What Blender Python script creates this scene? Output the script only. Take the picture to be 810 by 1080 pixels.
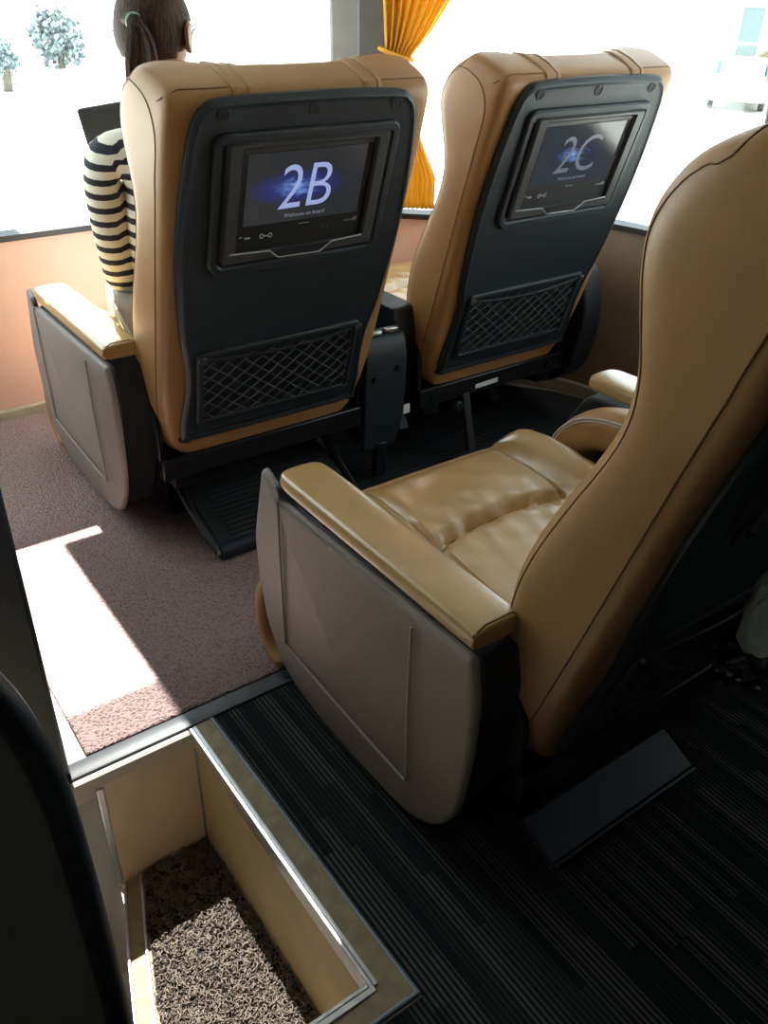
import bpy, bmesh, math, random
from mathutils import Vector, Matrix
from mathutils.bvhtree import BVHTree
random.seed(7)
for o in list(bpy.data.objects): bpy.data.objects.remove(o, do_unlink=True)
S = bpy.context.scene
COL = S.collection
R = math.radians

# ------------------------------------------------------------------ camera, world, sun, exposure
FPX = 912.0
cam_d = bpy.data.cameras.new('camera'); cam = bpy.data.objects.new('camera', cam_d); COL.objects.link(cam)
cam_d.sensor_fit = 'VERTICAL'; cam_d.sensor_height = 24.0; cam_d.lens = FPX / 1080.0 * 24.0
cam_d.clip_start = .02; cam_d.clip_end = 500
yaw, pitch, roll = .6407, .5638, .0312
cy, sy, cp, sp, cr, sr = math.cos(yaw), math.sin(yaw), math.cos(pitch), math.sin(pitch), math.cos(roll), math.sin(roll)
d_ = Vector((sy*cp, cy*cp, -sp)); r_ = Vector((cy, -sy, 0)); u_ = r_.cross(d_)
rx = cr*r_ + sr*u_; ux = -sr*r_ + cr*u_
m = Matrix((rx, ux, -d_)).transposed().to_4x4(); m.translation = Vector((0, 0, 1.305))
cam.matrix_world = m
S.camera = cam
S.view_settings.view_transform = 'Standard'; S.view_settings.look = 'None'
S.view_settings.gamma = 1; S.view_settings.use_curve_mapping = False
S.view_settings.exposure = 0.0

W = bpy.data.worlds.new('world'); S.world = W; W.use_nodes = True
bg = W.node_tree.nodes['Background']; bg.inputs[0].default_value = (.86, .95, 1.0, 1); bg.inputs[1].default_value = 4.7

SUN = Vector((-.0767, -.511, -1)).normalized()
sd = bpy.data.lights.new('sun', 'SUN'); sd.energy = 60; sd.angle = R(.6); sd.color = (1, .96, .9)
so = bpy.data.objects.new('sun', sd); COL.objects.link(so); so.location = (0, 4, 8)
so.rotation_euler = SUN.to_track_quat('-Z', 'Y').to_euler()

# ------------------------------------------------------------------ materials
def mat(name, col, rough=.5, metal=0, spec=.5, noise=0, nscale=20, bump=0, bscale=200, col2=None, trans=0, coords='Object'):
    M = bpy.data.materials.new(name); M.use_nodes = True
    nt = M.node_tree; b = nt.nodes['Principled BSDF']
    b.inputs['Base Color'].default_value = (*col, 1); b.inputs['Roughness'].default_value = rough
    b.inputs['Metallic'].default_value = metal; b.inputs['Specular IOR Level'].default_value = spec
    tc = nt.nodes.new('ShaderNodeTexCoord')
    if noise or col2:
        n = nt.nodes.new('ShaderNodeTexNoise'); n.inputs['Scale'].default_value = nscale; n.inputs['Detail'].default_value = 6
        nt.links.new(tc.outputs[coords], n.inputs['Vector'])
        mx = nt.nodes.new('ShaderNodeMix'); mx.data_type = 'RGBA'
        c2 = col2 or tuple(c*(1-noise) for c in col)
        mx.inputs['A'].default_value = (*col, 1); mx.inputs['B'].default_value = (*c2, 1)
        rp = nt.nodes.new('ShaderNodeMapRange'); rp.inputs[1].default_value = .35; rp.inputs[2].default_value = .65
        nt.links.new(n.outputs[0], rp.inputs[0]); nt.links.new(rp.outputs[0], mx.inputs['Factor'])
        nt.links.new(mx.outputs['Result'], b.inputs['Base Color'])
    if bump:
        n2 = nt.nodes.new('ShaderNodeTexNoise'); n2.inputs['Scale'].default_value = bscale; n2.inputs['Detail'].default_value = 3
        nt.links.new(tc.outputs[coords], n2.inputs['Vector'])
        bp = nt.nodes.new('ShaderNodeBump'); bp.inputs['Strength'].default_value = bump; bp.inputs['Distance'].default_value = .004
        nt.links.new(n2.outputs[0], bp.inputs['Height']); nt.links.new(bp.outputs[0], b.inputs['Normal'])
    return M

def leather(name, col, col2, rough=.42):
    M = bpy.data.materials.new(name); M.use_nodes = True
    nt = M.node_tree; b = nt.nodes['Principled BSDF']; L = nt.links.new
    b.inputs['Roughness'].default_value = rough; b.inputs['Specular IOR Level'].default_value = .45
    if rough < .4: b.inputs['Coat Weight'].default_value = .9; b.inputs['Coat Roughness'].default_value = .24
    tc = nt.nodes.new('ShaderNodeTexCoord')
    n = nt.nodes.new('ShaderNodeTexNoise'); n.inputs['Scale'].default_value = 7; n.inputs['Detail'].default_value = 8
    L(tc.outputs['Object'], n.inputs['Vector'])
    mx = nt.nodes.new('ShaderNodeMix'); mx.data_type = 'RGBA'
    mx.inputs['A'].default_value = (*col, 1); mx.inputs['B'].default_value = (*col2, 1)
    rp = nt.nodes.new('ShaderNodeMapRange'); rp.inputs[1].default_value = .35; rp.inputs[2].default_value = .7
    L(n.outputs[0], rp.inputs[0]); L(rp.outputs[0], mx.inputs['Factor']); L(mx.outputs['Result'], b.inputs['Base Color'])
    v = nt.nodes.new('ShaderNodeTexVoronoi'); v.inputs['Scale'].default_value = 260; L(tc.outputs['Object'], v.inputs['Vector'])
    w = nt.nodes.new('ShaderNodeTexNoise'); w.inputs['Scale'].default_value = 28; w.inputs['Detail'].default_value = 5; w.inputs['Distortion'].default_value = .6
    L(tc.outputs['Object'], w.inputs['Vector'])
    ma = nt.nodes.new('ShaderNodeMath'); ma.operation = 'MULTIPLY_ADD'; ma.inputs[1].default_value = .22
    L(v.outputs['Distance'], ma.inputs[0]); L(w.outputs[0], ma.inputs[2])
    bp = nt.nodes.new('ShaderNodeBump'); bp.inputs['Strength'].default_value = .15; bp.inputs['Distance'].default_value = .004
    L(ma.outputs[0], bp.inputs['Height']); L(bp.outputs[0], b.inputs['Normal'])
    return M

M = {}
M['leather'] = leather('tan_leather', (.40, .215, .086), (.34, .175, .064))
M['leather_top'] = leather('tan_leather_pale', (.50, .31, .12), (.42, .25, .088), .30)  # paler, glossier leather for the armrest pad and cushion
M['stitch'] = mat('tan_stitching', (.25, .13, .052), .6, noise=.3)
M['seam'] = mat('seam_thread', (.16, .075, .025), .6, noise=.3)
M['shell'] = mat('blue_black_plastic', (.016, .026, .034), .46, bump=.12, bscale=900, noise=.15)
M['bezel'] = mat('graphite_plastic', (.05, .054, .058), .4, noise=.1)
M['black'] = mat('black_plastic', (.008, .010, .013), .6, noise=.2, bump=.1, bscale=600)
M['ribs'] = mat('ribbed_black_rubber', (.020, .022, .026), .45, noise=.2)
M['navy'] = mat('navy_painted_metal', (.010, .017, .035), .45, noise=.2)
M['frame'] = mat('black_steel', (.012, .013, .016), .38, metal=.3, noise=.2)
M['hole'] = mat('dark_recess', (.003, .003, .004), .7, noise=.1)
M['panel'] = mat('taupe_grained_plastic', (.255, .212, .188), .42, noise=.12, nscale=6, bump=.35, bscale=420)
M['panel_line'] = mat('taupe_ridge', (.30, .275, .25), .35, noise=.1)
M['steel'] = mat('steel', (.55, .55, .55), .3, metal=1, noise=.1)
M['alu'] = mat('brushed_aluminium', (.72, .75, .78), .32, metal=.85, noise=.12, nscale=60)
M['alu_dull'] = mat('dull_aluminium', (.22, .26, .30), .42, metal=.6, noise=.2, nscale=60)
M['peach'] = mat('peach_wall_laminate', (.66, .42, .33), .5, noise=.08, nscale=5, bump=.05)
M['beige_wall'] = mat('beige_wall_laminate', (.24, .19, .125), .5, noise=.12, nscale=5, bump=.05)
M['ceil'] = mat('grey_ceiling', (.30, .29, .27), .7, noise=.08)
M['pillar'] = mat('grey_pillar_vinyl', (.30, .30, .28), .6, noise=.12, bump=.1)
M['sill'] = mat('dark_window_gasket', (.016, .016, .018), .5, noise=.2)
M['ply'] = mat('worn_beige_edge_board', (.36, .29, .17), .6, noise=.3, nscale=40, bump=.15, col2=(.26, .2, .11))
M['riser_side'] = mat('ochre_riser_laminate', (.52, .40, .24), .5, noise=.14, nscale=9, bump=.08)
M['riser'] = mat('beige_riser_laminate', (.52, .39, .29), .5, noise=.14, nscale=9, bump=.08)
M['vinyl'] = mat('pale_vinyl_floor', (.42, .38, .34), .45, noise=.15, nscale=15)
M['rubber'] = mat('grey_rubber_strip', (.055, .058, .066), .45, noise=.2)
M['guard'] = mat('olive_grey_laminate', (.22, .21, .175), .55, noise=.15, nscale=30, bump=.2, bscale=500)
M['edging'] = mat('black_rubber_edging', (.022, .029, .040), .38, noise=.25, bump=.15, bscale=300)
M['trim'] = mat('ivory_base_trim', (.42, .37, .27), .5, noise=.25, nscale=30)
M['skin'] = mat('skin', (.36, .18, .105), .5, noise=.12, nscale=12)
M['trousers'] = mat('white_cotton', (.75, .74, .72), .8, noise=.06, bump=.2, bscale=300)
M['hairtie'] = mat('pale_green_elastic', (.35, .55, .42), .6, noise=.1)
M['paper'] = mat('white_sticker', (.7, .7, .68), .6, noise=.1)
M['white_print'] = mat('white_print', (.5, .52, .54), .6, noise=.05)

def hair_mat():
    X = mat('dark_brown_hair', (.022, .016, .014), .62, spec=.2)
    nt = X.node_tree; b = nt.nodes['Principled BSDF']; L = nt.links.new
    tc = nt.nodes.new('ShaderNodeTexCoord'); mp = nt.nodes.new('ShaderNodeMapping'); mp.inputs['Scale'].default_value = (90, 90, 8)
    n = nt.nodes.new('ShaderNodeTexNoise'); n.inputs['Scale'].default_value = 2; n.inputs['Detail'].default_value = 5
    cr_ = nt.nodes.new('ShaderNodeValToRGB')
    cr_.color_ramp.elements[0].position = .35; cr_.color_ramp.elements[0].color = (.012, .010, .011, 1)
    cr_.color_ramp.elements[1].position = .75; cr_.color_ramp.elements[1].color = (.085, .042, .025, 1)
    bp = nt.nodes.new('ShaderNodeBump'); bp.inputs['Strength'].default_value = .6; bp.inputs['Distance'].default_value = .004
    L(tc.outputs['Object'], mp.inputs[0]); L(mp.outputs[0], n.inputs[0]); L(n.outputs[0], cr_.inputs[0])
    L(cr_.outputs[0], b.inputs['Base Color']); L(n.outputs[0], bp.inputs['Height']); L(bp.outputs[0], b.inputs['Normal'])
    return X
M['hair'] = hair_mat()

def stripes():
    X = mat('navy_and_cream_striped_jersey', (.7, .68, .58), .85)
    nt = X.node_tree; b = nt.nodes['Principled BSDF']; L = nt.links.new
    at = nt.nodes.new('ShaderNodeAttribute'); at.attribute_name = 'stripe'
    m1 = nt.nodes.new('ShaderNodeMath'); m1.operation = 'MULTIPLY'; m1.inputs[1].default_value = 1/.0345
    m2 = nt.nodes.new('ShaderNodeMath'); m2.operation = 'FRACT'
    m3 = nt.nodes.new('ShaderNodeMath'); m3.operation = 'GREATER_THAN'; m3.inputs[1].default_value = .56
    mx = nt.nodes.new('ShaderNodeMix'); mx.data_type = 'RGBA'
    mx.inputs['A'].default_value = (.72, .69, .57, 1); mx.inputs['B'].default_value = (.012, .013, .022, 1)
    L(at.outputs['Fac'], m1.inputs[0]); L(m1.outputs[0], m2.inputs[0]); L(m2.outputs[0], m3.inputs[0])
    L(m3.outputs[0], mx.inputs['Factor']); L(mx.outputs['Result'], b.inputs['Base Color'])
    tc = nt.nodes.new('ShaderNodeTexCoord')
    n = nt.nodes.new('ShaderNodeTexNoise'); n.inputs['Scale'].default_value = 30
    L(tc.outputs['Object'], n.inputs[0])
    bp = nt.nodes.new('ShaderNodeBump'); bp.inputs['Strength'].default_value = .3; bp.inputs['Distance'].default_value = .01
    L(n.outputs[0], bp.inputs['Height']); L(bp.outputs[0], b.inputs['Normal'])
    return X
M['stripe'] = stripes()

def glass_mat(name='window_glass', tint=(.93, .97, .97)):
    X = bpy.data.materials.new(name); X.use_nodes = True
    nt = X.node_tree; nt.nodes.remove(nt.nodes['Principled BSDF']); L = nt.links.new
    t = nt.nodes.new('ShaderNodeBsdfTransparent'); t.inputs[0].default_value = (*tint, 1)
    g = nt.nodes.new('ShaderNodeBsdfGlossy'); g.inputs['Roughness'].default_value = .03
    mx = nt.nodes.new('ShaderNodeMixShader'); mx.inputs[0].default_value = .05
    L(t.outputs[0], mx.inputs[1]); L(g.outputs[0], mx.inputs[2]); L(mx.outputs[0], nt.nodes['Material Output'].inputs[0])
    return X
M['glass'] = glass_mat()
M['tinted'] = glass_mat('sun_dimming_glass', (.48, .49, .49))  # darker tint added to weaken the sun passing through

def curtain_mat():
    X = mat('golden_yellow_curtain', (.80, .50, .075), .8, noise=.15, nscale=8)
    nt = X.node_tree; L = nt.links.new; b = nt.nodes['Principled BSDF']
    t = nt.nodes.new('ShaderNodeBsdfTranslucent'); t.inputs[0].default_value = (.92, .62, .10, 1)
    mx = nt.nodes.new('ShaderNodeMixShader'); mx.inputs[0].default_value = .5
    L(b.outputs[0], mx.inputs[1]); L(t.outputs[0], mx.inputs[2]); L(mx.outputs[0], nt.nodes['Material Output'].inputs[0])
    return X
M['curtain'] = curtain_mat()
M['net'] = mat('grey_net_cord', (.075, .08, .085), .7, noise=.2)

def loop_mat(name, c1, c2, scale, strength, dist):
    X = mat(name, c1, .85)
    nt = X.node_tree; b = nt.nodes['Principled BSDF']; L = nt.links.new
    tc = nt.nodes.new('ShaderNodeTexCoord')
    n = nt.nodes.new('ShaderNodeTexNoise'); n.inputs['Scale'].default_value = scale; n.inputs['Detail'].default_value = 3; n.inputs['Distortion'].default_value = 1.2
    v = nt.nodes.new('ShaderNodeTexVoronoi'); v.inputs['Scale'].default_value = scale*.9; v.inputs['Randomness'].default_value = 1
    L(tc.outputs['Object'], n.inputs[0]); L(tc.outputs['Object'], v.inputs[0])
    ad = nt.nodes.new('ShaderNodeMath'); ad.operation = 'ADD'; L(n.outputs[0], ad.inputs[0]); L(v.outputs['Distance'], ad.inputs[1])
    r = nt.nodes.new('ShaderNodeValToRGB'); r.color_ramp.elements[0].position = .55; r.color_ramp.elements[1].position = 1.15 if False else 1.0
    r.color_ramp.elements[0].color = (*c1, 1); r.color_ramp.elements[1].color = (*c2, 1)
    L(ad.outputs[0], r.inputs[0]); L(r.outputs[0], b.inputs['Base Color'])
    bp = nt.nodes.new('ShaderNodeBump'); bp.inputs['Strength'].default_value = strength; bp.inputs['Distance'].default_value = dist
    L(ad.outputs[0], bp.inputs['Height']); L(bp.outputs[0], b.inputs['Normal'])
    return X
M['mat'] = loop_mat('mauve_brown_loop_mat', (.11, .070, .066), (.31, .215, .20), 170, .9, .006)
M['coil'] = mat('brown_coil_pile', (.20, .155, .12), .6, noise=.5, nscale=60)
M['coil_base'] = mat('brown_mat_backing', (.035, .027, .022), .9, noise=.3)

def carpet_mat():
    X = mat('dark_striped_carpet', (.02, .022, .024), .95)
    nt = X.node_tree; b = nt.nodes['Principled BSDF']; L = nt.links.new
    b.inputs['Specular IOR Level'].default_value = .1
    tc = nt.nodes.new('ShaderNodeTexCoord'); sx = nt.nodes.new('ShaderNodeSeparateXYZ'); L(tc.outputs['Object'], sx.inputs[0])
    def mth(op, a, b_=None, c=None):
        q = nt.nodes.new('ShaderNodeMath'); q.operation = op
        for i, x in enumerate((a, b_, c)):
            if x is None: continue
            if isinstance(x, (int, float)): q.inputs[i].default_value = x
            else: L(x, q.inputs[i])
        return q.outputs[0]
    k = mth('MULTIPLY', sx.outputs[0], 105.0)
    f = mth('FLOOR', k); fr = mth('FRACT', k)
    wn = nt.nodes.new('ShaderNodeTexWhiteNoise'); wn.noise_dimensions = '1D'; L(mth('FLOOR', mth('MULTIPLY', f, 1/3.0)), wn.inputs['W'])
    yy = mth('FLOOR', mth('MULTIPLY_ADD', sx.outputs[1], 3.2, mth('MULTIPLY', wn.outputs[0], 9.0)))
    cb = nt.nodes.new('ShaderNodeCombineXYZ'); L(mth('FLOOR', mth('MULTIPLY', f, 1/2.0)), cb.inputs[0]); L(yy, cb.inputs[1])
    w2 = nt.nodes.new('ShaderNodeTexWhiteNoise'); w2.noise_dimensions = '2D'; L(cb.outputs[0], w2.inputs['Vector'])
    line = mth('GREATER_THAN', mth('ABSOLUTE', mth('SUBTRACT', fr, .5)), .24)
    n = nt.nodes.new('ShaderNodeTexNoise'); n.inputs['Scale'].default_value = 500; L(tc.outputs['Object'], n.inputs[0])
    fac = mth('MULTIPLY', mth('MULTIPLY', line, mth('POWER', w2.outputs[0], 1.6)), mth('MULTIPLY_ADD', n.outputs[0], 1.4, -.1))
    mx = nt.nodes.new('ShaderNodeMix'); mx.data_type = 'RGBA'
    mx.inputs['A'].default_value = (.014, .016, .018, 1); mx.inputs['B'].default_value = (.16, .16, .155, 1)
    L(fac, mx.inputs['Factor']); L(mx.outputs['Result'], b.inputs['Base Color'])
    bp = nt.nodes.new('ShaderNodeBump'); bp.inputs['Strength'].default_value = .7; bp.inputs['Distance'].default_value = .003
    L(mth('ADD', mth('PINGPONG', k, .5), n.outputs[0]), bp.inputs['Height']); L(bp.outputs[0], b.inputs['Normal'])
    return X
M['carpet'] = carpet_mat()

def display_mat(name, glow, base, strength):
    X = bpy.data.materials.new(name); X.use_nodes = True
    nt = X.node_tree; b = nt.nodes['Principled BSDF']; L = nt.links.new
    b.inputs['Base Color'].default_value = (.004, .005, .006, 1); b.inputs['Roughness'].default_value = .12
    tc = nt.nodes.new('ShaderNodeTexCoord'); mp = nt.nodes.new('ShaderNodeMapping')
    L(tc.outputs['Generated'], mp.inputs[0])
    mp.inputs['Location'].default_value = (-1.0, 0, -1.9); mp.inputs['Scale'].default_value = (2.3, 0, 3.9)
    gr = nt.nodes.new('ShaderNodeTexGradient'); gr.gradient_type = 'SPHERICAL'; L(mp.outputs[0], gr.inputs[0])
    n = nt.nodes.new('ShaderNodeTexNoise'); n.inputs['Scale'].default_value = 7; n.inputs['Detail'].default_value = 8; n.inputs['Distortion'].default_value = .8
    L(tc.outputs['Generated'], n.inputs[0])
    mm = nt.nodes.new('ShaderNodeMath'); mm.operation = 'MULTIPLY'; L(gr.outputs['Fac'], mm.inputs[0]); L(n.outputs[0], mm.inputs[1])
    r = nt.nodes.new('ShaderNodeValToRGB'); e = r.color_ramp.elements
    e[0].position = 0; e[0].color = (*base, 1); e[1].position = .62; e[1].color = (.25, .45, 1, 1)
    k = e.new(.25); k.color = (*glow, 1)
    L(mm.outputs[0], r.inputs[0]); L(r.outputs[0], b.inputs['Emission Color']); b.inputs['Emission Strength'].default_value = strength
    return X
M['display_blue'] = display_mat('blue_nebula_display', (.018, .03, .15), (.022, .024, .028), 1.0)  # grey base glow also paints the haze reflected in the screen
M['display_grey'] = display_mat('dim_grey_display', (.028, .036, .062), (.034, .042, .052), .9)
def emis(name, col, s):
    X = mat(name, (.02, .02, .02), .4); b = X.node_tree.nodes['Principled BSDF']
    b.inputs['Emission Color'].default_value = (*col, 1); b.inputs['Emission Strength'].default_value = s
    return X
M['num_bright'] = emis('lit_pale_blue_digits', (.42, .50, .88), .75)
M['num_dim'] = emis('dim_grey_digits', (.17, .195, .25), .6)
M['num_small'] = emis('lit_small_text', (.4, .42, .5), .35)

# ------------------------------------------------------------------ mesh helpers
def link(o, parent=None):
    COL.objects.link(o)
    if parent is not None: o.parent = parent
    return o
def obj(name, bm, material, parent=None, smooth=True, bevel=0, seg=2, recalc=True):
    if recalc: bmesh.ops.recalc_face_normals(bm, faces=bm.faces)
    me = bpy.data.meshes.new(name); bm.to_mesh(me); bm.free()
    me.materials.append(material)
    o = link(bpy.data.objects.new(name, me), parent)
    if bevel:
        b = o.modifiers.new('bevel', 'BEVEL'); b.width = bevel; b.segments = seg; b.limit_method = 'ANGLE'; b.angle_limit = R(40)
    if smooth:
        try: me.shade_smooth()
        except Exception:
            for p in me.polygons: p.use_smooth = True
        try: me.set_sharp_from_angle(angle=R(42))
        except Exception: pass
    return o
def empty(name, loc, rz=0):
    o = bpy.data.objects.new(name, None); o.empty_display_size = .1; o.location = loc; o.rotation_euler = (0, 0, rz); return link(o)
def tag(o, label=None, cat=None, group=None, kind=None):
    if label: o['label'] = label
    if cat: o['category'] = cat
    if group: o['group'] = group
    if kind: o['kind'] = kind
    return o
def struct(name, bm, material, bevel=0, smooth=False, label=None):
    o = obj(name, bm, material, None, smooth, bevel); o['kind'] = 'structure'
    if label: o['label'] = label
    return o
def box(bm, x0, x1, y0, y1, z0, z1, f=None):
    vs = [bm.verts.new(f(x, y, z) if f else (x, y, z)) for z in (z0, z1) for y in (y0, y1) for x in (x0, x1)]
    for q in ((0,2,3,1), (4,5,7,6), (0,1,5,4), (2,6,7,3), (0,4,6,2), (1,3,7,5)): bm.faces.new([vs[i] for i in q])
def B(): return bmesh.new()
def boxm(*a, f=None):
    bm = B(); box(bm, *a, f=f); return bm
def loft(bm, rings, cap=True, closed=True):
    R_ = [[bm.verts.new(p) for p in r] for r in rings]
    n = len(R_[0])
    for a, b in zip(R_, R_[1:]):
        for i in range(n if closed else n-1):
            bm.faces.new((a[i], a[(i+1) % n], b[(i+1) % n], b[i]))
    if cap and closed: bm.faces.new(R_[0][::-1]); bm.faces.new(R_[-1])
    return R_
def tube(bm, pts, r, n=8, cap=True, closed=False):
    P = [Vector(p) for p in pts]; rings = []; last = None
    for i, p in enumerate(P):
        if closed: t = (P[(i+1) % len(P)] - P[i-1]).normalized()
        else: t = (P[min(i+1, len(P)-1)] - P[max(i-1, 0)]).normalized()
        if last is None: a = t.orthogonal().normalized()
        else: a = (last - t*last.dot(t)).normalized()
        last = a; b = t.cross(a); rr = r[i] if isinstance(r, (list, tuple)) else r
        rings.append([p + rr*(math.cos(k*2*math.pi/n)*a + math.sin(k*2*math.pi/n)*b) for k in range(n)])
    R_ = [[bm.verts.new(q) for q in ring] for ring in rings]
    prs = list(zip(R_, R_[1:])) + ([(R_[-1], R_[0])] if closed else [])
    for A_, B_ in prs:
        for i in range(n): bm.faces.new((A_[i], A_[(i+1) % n], B_[(i+1) % n], B_[i]))
    if cap and not closed: bm.faces.new(R_[0][::-1]); bm.faces.new(R_[-1])
def cyl(bm, a, b, r, n=16, r2=None): tube(bm, [a, b], [r, r if r2 is None else r2], n)
def smoothpts(pts, k=6, closed=False):
    P = [Vector(p) for p in pts]; out = []; n = len(P)
    for i in range(n if closed else n-1):
        g = (lambda j: P[j % n]) if closed else (lambda j: P[max(0, min(n-1, j))])
        p0, p1, p2, p3 = g(i-1), g(i), g(i+1), g(i+2)
        for s in range(k):
            t = s/k
            out.append(.5*((2*p1) + (p2-p0)*t + (2*p0-5*p1+4*p2-p3)*t*t + (3*p1-p0-3*p2+p3)*t**3))
    if not closed: out.append(P[-1])
    return out
def rounded(pts, rad, k=5):
    """round the corners of a 2D polygon; rad a number or a list"""
    n = len(pts); out = []
    for i in range(n):
        p = Vector(pts[i]); a = Vector(pts[i-1]) - p; b = Vector(pts[(i+1) % n]) - p
        r = rad[i] if isinstance(rad, (list, tuple)) else rad
        r = min(r, a.length*.49, b.length*.49)
        if r <= 1e-5: out.append(p); continue
        A_ = p + a.normalized()*r; C_ = p + b.normalized()*r
        for s in range(k+1):
            t = s/k; out.append((1-t)**2*A_ + 2*t*(1-t)*p + t*t*C_)
    return out
def inset2(pts, d):
    n = len(pts); out = []
    area = sum(pts[i][0]*pts[(i+1) % n][1] - pts[(i+1) % n][0]*pts[i][1] for i in range(n))
    sg = 1 if area > 0 else -1
    for i in range(n):
        a = (Vector(pts[i]) - Vector(pts[i-1])); b = (Vector(pts[(i+1) % n]) - Vector(pts[i]))
        if a.length < 1e-7: a = b
        if b.length < 1e-7: b = a
        na = Vector((-a.y, a.x)).normalized()*sg; nb = Vector((-b.y, b.x)).normalized()*sg
        nn = na + nb
        nn = nn / max(nn.length_squared, .6) * 2
        out.append(Vector(pts[i]) + nn*d)
    return out
def plate(bm, outline, levels, f):
    """levels: list of (depth, inset); f maps (a, b, depth) to 3D"""
    rings = [[f(p[0], p[1], dep) for p in (inset2(outline, ins) if ins else outline)] for dep, ins in levels]
    loft(bm, rings)
def frame_ring(bm, outer, inner, d0, d1, f, bev=.002):
    """picture-frame solid between two outlines with the same point count"""
    o2, i2 = inset2(outer, bev), inset2(inner, -bev)
    rings = [[f(p[0], p[1], d) for p in pl] for pl, d in ((outer, d0), (outer, d1*.7+d0*.3), (o2, d1), (i2, d1), (inner, d1*.7+d0*.3), (inner, d0))]
    V = [[bm.verts.new(q) for q in r] for r in rings]; n = len(outer)
    for k in range(6):
        a, b = V[k], V[(k+1) % 6]
        for i in range(n): bm.faces.new((a[i], a[(i+1) % n], b[(i+1) % n], b[i]))
def bake(o):
    """apply modifiers"""
    dg = bpy.context.evaluated_depsgraph_get(); dg.update()
    me = bpy.data.meshes.new_from_object(o.evaluated_get(dg)); old = o.data
    o.modifiers.clear(); o.data = me; bpy.data.meshes.remove(old)
    return o
def subsurf(o, lv=2):
    s = o.modifiers.new('sub', 'SUBSURF'); s.levels = lv; s.render_levels = lv
    bake(o)
    for p in o.data.polygons: p.use_smooth = True
    return o
def bvh_of(o): return BVHTree.FromPolygons([v.co for v in o.data.vertices], [tuple(p.vertices) for p in o.data.polygons])
def text_bm(s, size, f, shear=0, depth=.0006, align='CENTER', bold=0, sx=1):
    c = bpy.data.curves.new('t', 'FONT'); c.body = s; c.size = size; c.align_x = align; c.shear = shear; c.extrude = depth; c.resolution_u = 4; c.offset = bold
    o = bpy.data.objects.new('t', c); COL.objects.link(o)
    dg = bpy.context.evaluated_depsgraph_get(); dg.update()
    me = bpy.data.meshes.new_from_object(o.evaluated_get(dg))
    bm = B(); bm.from_mesh(me)
    for v in bm.verts: v.co = Vector(f(v.co.x*sx, v.co.y, -v.co.z))
    bpy.data.objects.remove(o); bpy.data.curves.remove(c); bpy.data.meshes.remove(me)
    return bm
def copy_tree(o, parent=None):
    c = o.copy(); COL.objects.link(c); c.parent = parent
    for ch in list(o.children): copy_tree(ch, c)
    return c

# ------------------------------------------------------------------ setting
XC, BY = .9644, 1.7977            # seat 2B: centre across, lower rear edge of its shell
ROOF = 1.75
# front/right wall path (inside face of the bus body)
path = smoothpts([(-.30, 2.72), (0, 2.80), (.5, 2.81), (1.2, 2.80), (1.55, 2.68), (1.85, 2.45), (2.1, 2.22), (2.27, 1.99), (2.335, 1.72), (2.34, 1.45)], 6)
path = [(p.x, p.y) for p in path]
def sillz(x, y): return .58 + (.035*max(0, min(1, (x-2.0)/.35)))
def wall_strip(pts, z0, z1, th=.05):
    bm = B(); n = len(pts)
    g = lambda v, *a: v(*a) if callable(v) else v
    ring = []
    for i, (x, y) in enumerate(pts):
        a = Vector(pts[max(i-1, 0)]); b = Vector(pts[min(i+1, n-1)]); t = (b-a).normalized(); nn = Vector((-t.y, t.x))
        o = Vector((x, y)) + nn*th
        za, zb = g(z0, x, y), g(z1, x, y)
        ring.append([(x, y, za), (x, y, zb), (o.x, o.y, zb), (o.x, o.y, za)])
    loft(bm, ring); return bm
left_path = [(-.45, -2.4), (-.45, 0), (-.45, 2.3), (-.40, 2.55), (-.30, 2.72)]
split = next(i for i, p in enumerate(path) if p[0] > 1.98)
FP, RP = path[:split+1], path[split:] + [(2.34, .8), (2.34, 0), (2.34, -2.4)]
struct('wall_front', wall_strip(FP, -.02, sillz), M['peach'], smooth=True)
struct('wall_right', wall_strip(RP, -.02, sillz), M['beige_wall'], smooth=True)
struct('wall_left', wall_strip(left_path, -1.0, .60), M['beige_wall'], smooth=True)
struct('wall_back', boxm(-.45, 2.34, -2.45, -2.4, -1.0, ROOF), M['ceil'])
# upper bands above the windows and solid pieces beside them
struct('trim_1', wall_strip(path, 1.52, 1.60), M['ceil'], smooth=True)
struct('trim_2', wall_strip([(2.34, 1.45), (2.34, .2)], 1.45, ROOF), M['ceil'])
struct('trim_3', wall_strip([(2.34, .2), (2.34, -2.4)], .58, ROOF), M['ceil'])
struct('trim_4', wall_strip(left_path[:3], 1.45, ROOF), M['ceil'])
struct('trim_5', wall_strip([(-.45, -2.4), (-.45, 1.95)], .58, 1.46), M['ceil'])
# window gaskets on the sill
def offs(pts, d):
    out = []
    for i, (x, y) in enumerate(pts):
        a = Vector(pts[max(i-1, 0)]); b = Vector(pts[min(i+1, len(pts)-1)]); t = (b-a).normalized()
        out.append((x + t.y*d, y - t.x*d))
    return out
g_in = offs(path, .012)
struct('trim_6', wall_strip(g_in, lambda x, y: sillz(x, y)-.012, lambda x, y: sillz(x, y)+.006, .07), M['sill'], smooth=True)
# windows
def pane(name, pts, z0, z1):
    bm = wall_strip(offs(pts, -.022), z0, z1, .006); o = struct(name, bm, M['glass'], smooth=True); return o
pil = next(i for i, p in enumerate(path) if p[0] > 1.66)
pil2 = next(i for i, p in enumerate(path) if p[0] > 1.83)
pane('window_1', path[:pil+1], sillz, 1.53)
pane('window_2', path[pil2-1:], sillz, 1.53)
pane('window_3', [(2.34, 1.44), (2.34, .2)], .6, 1.46)
pane('window_4', [(-.45, 1.95)] + left_path[2:], .6, 1.46)
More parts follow.
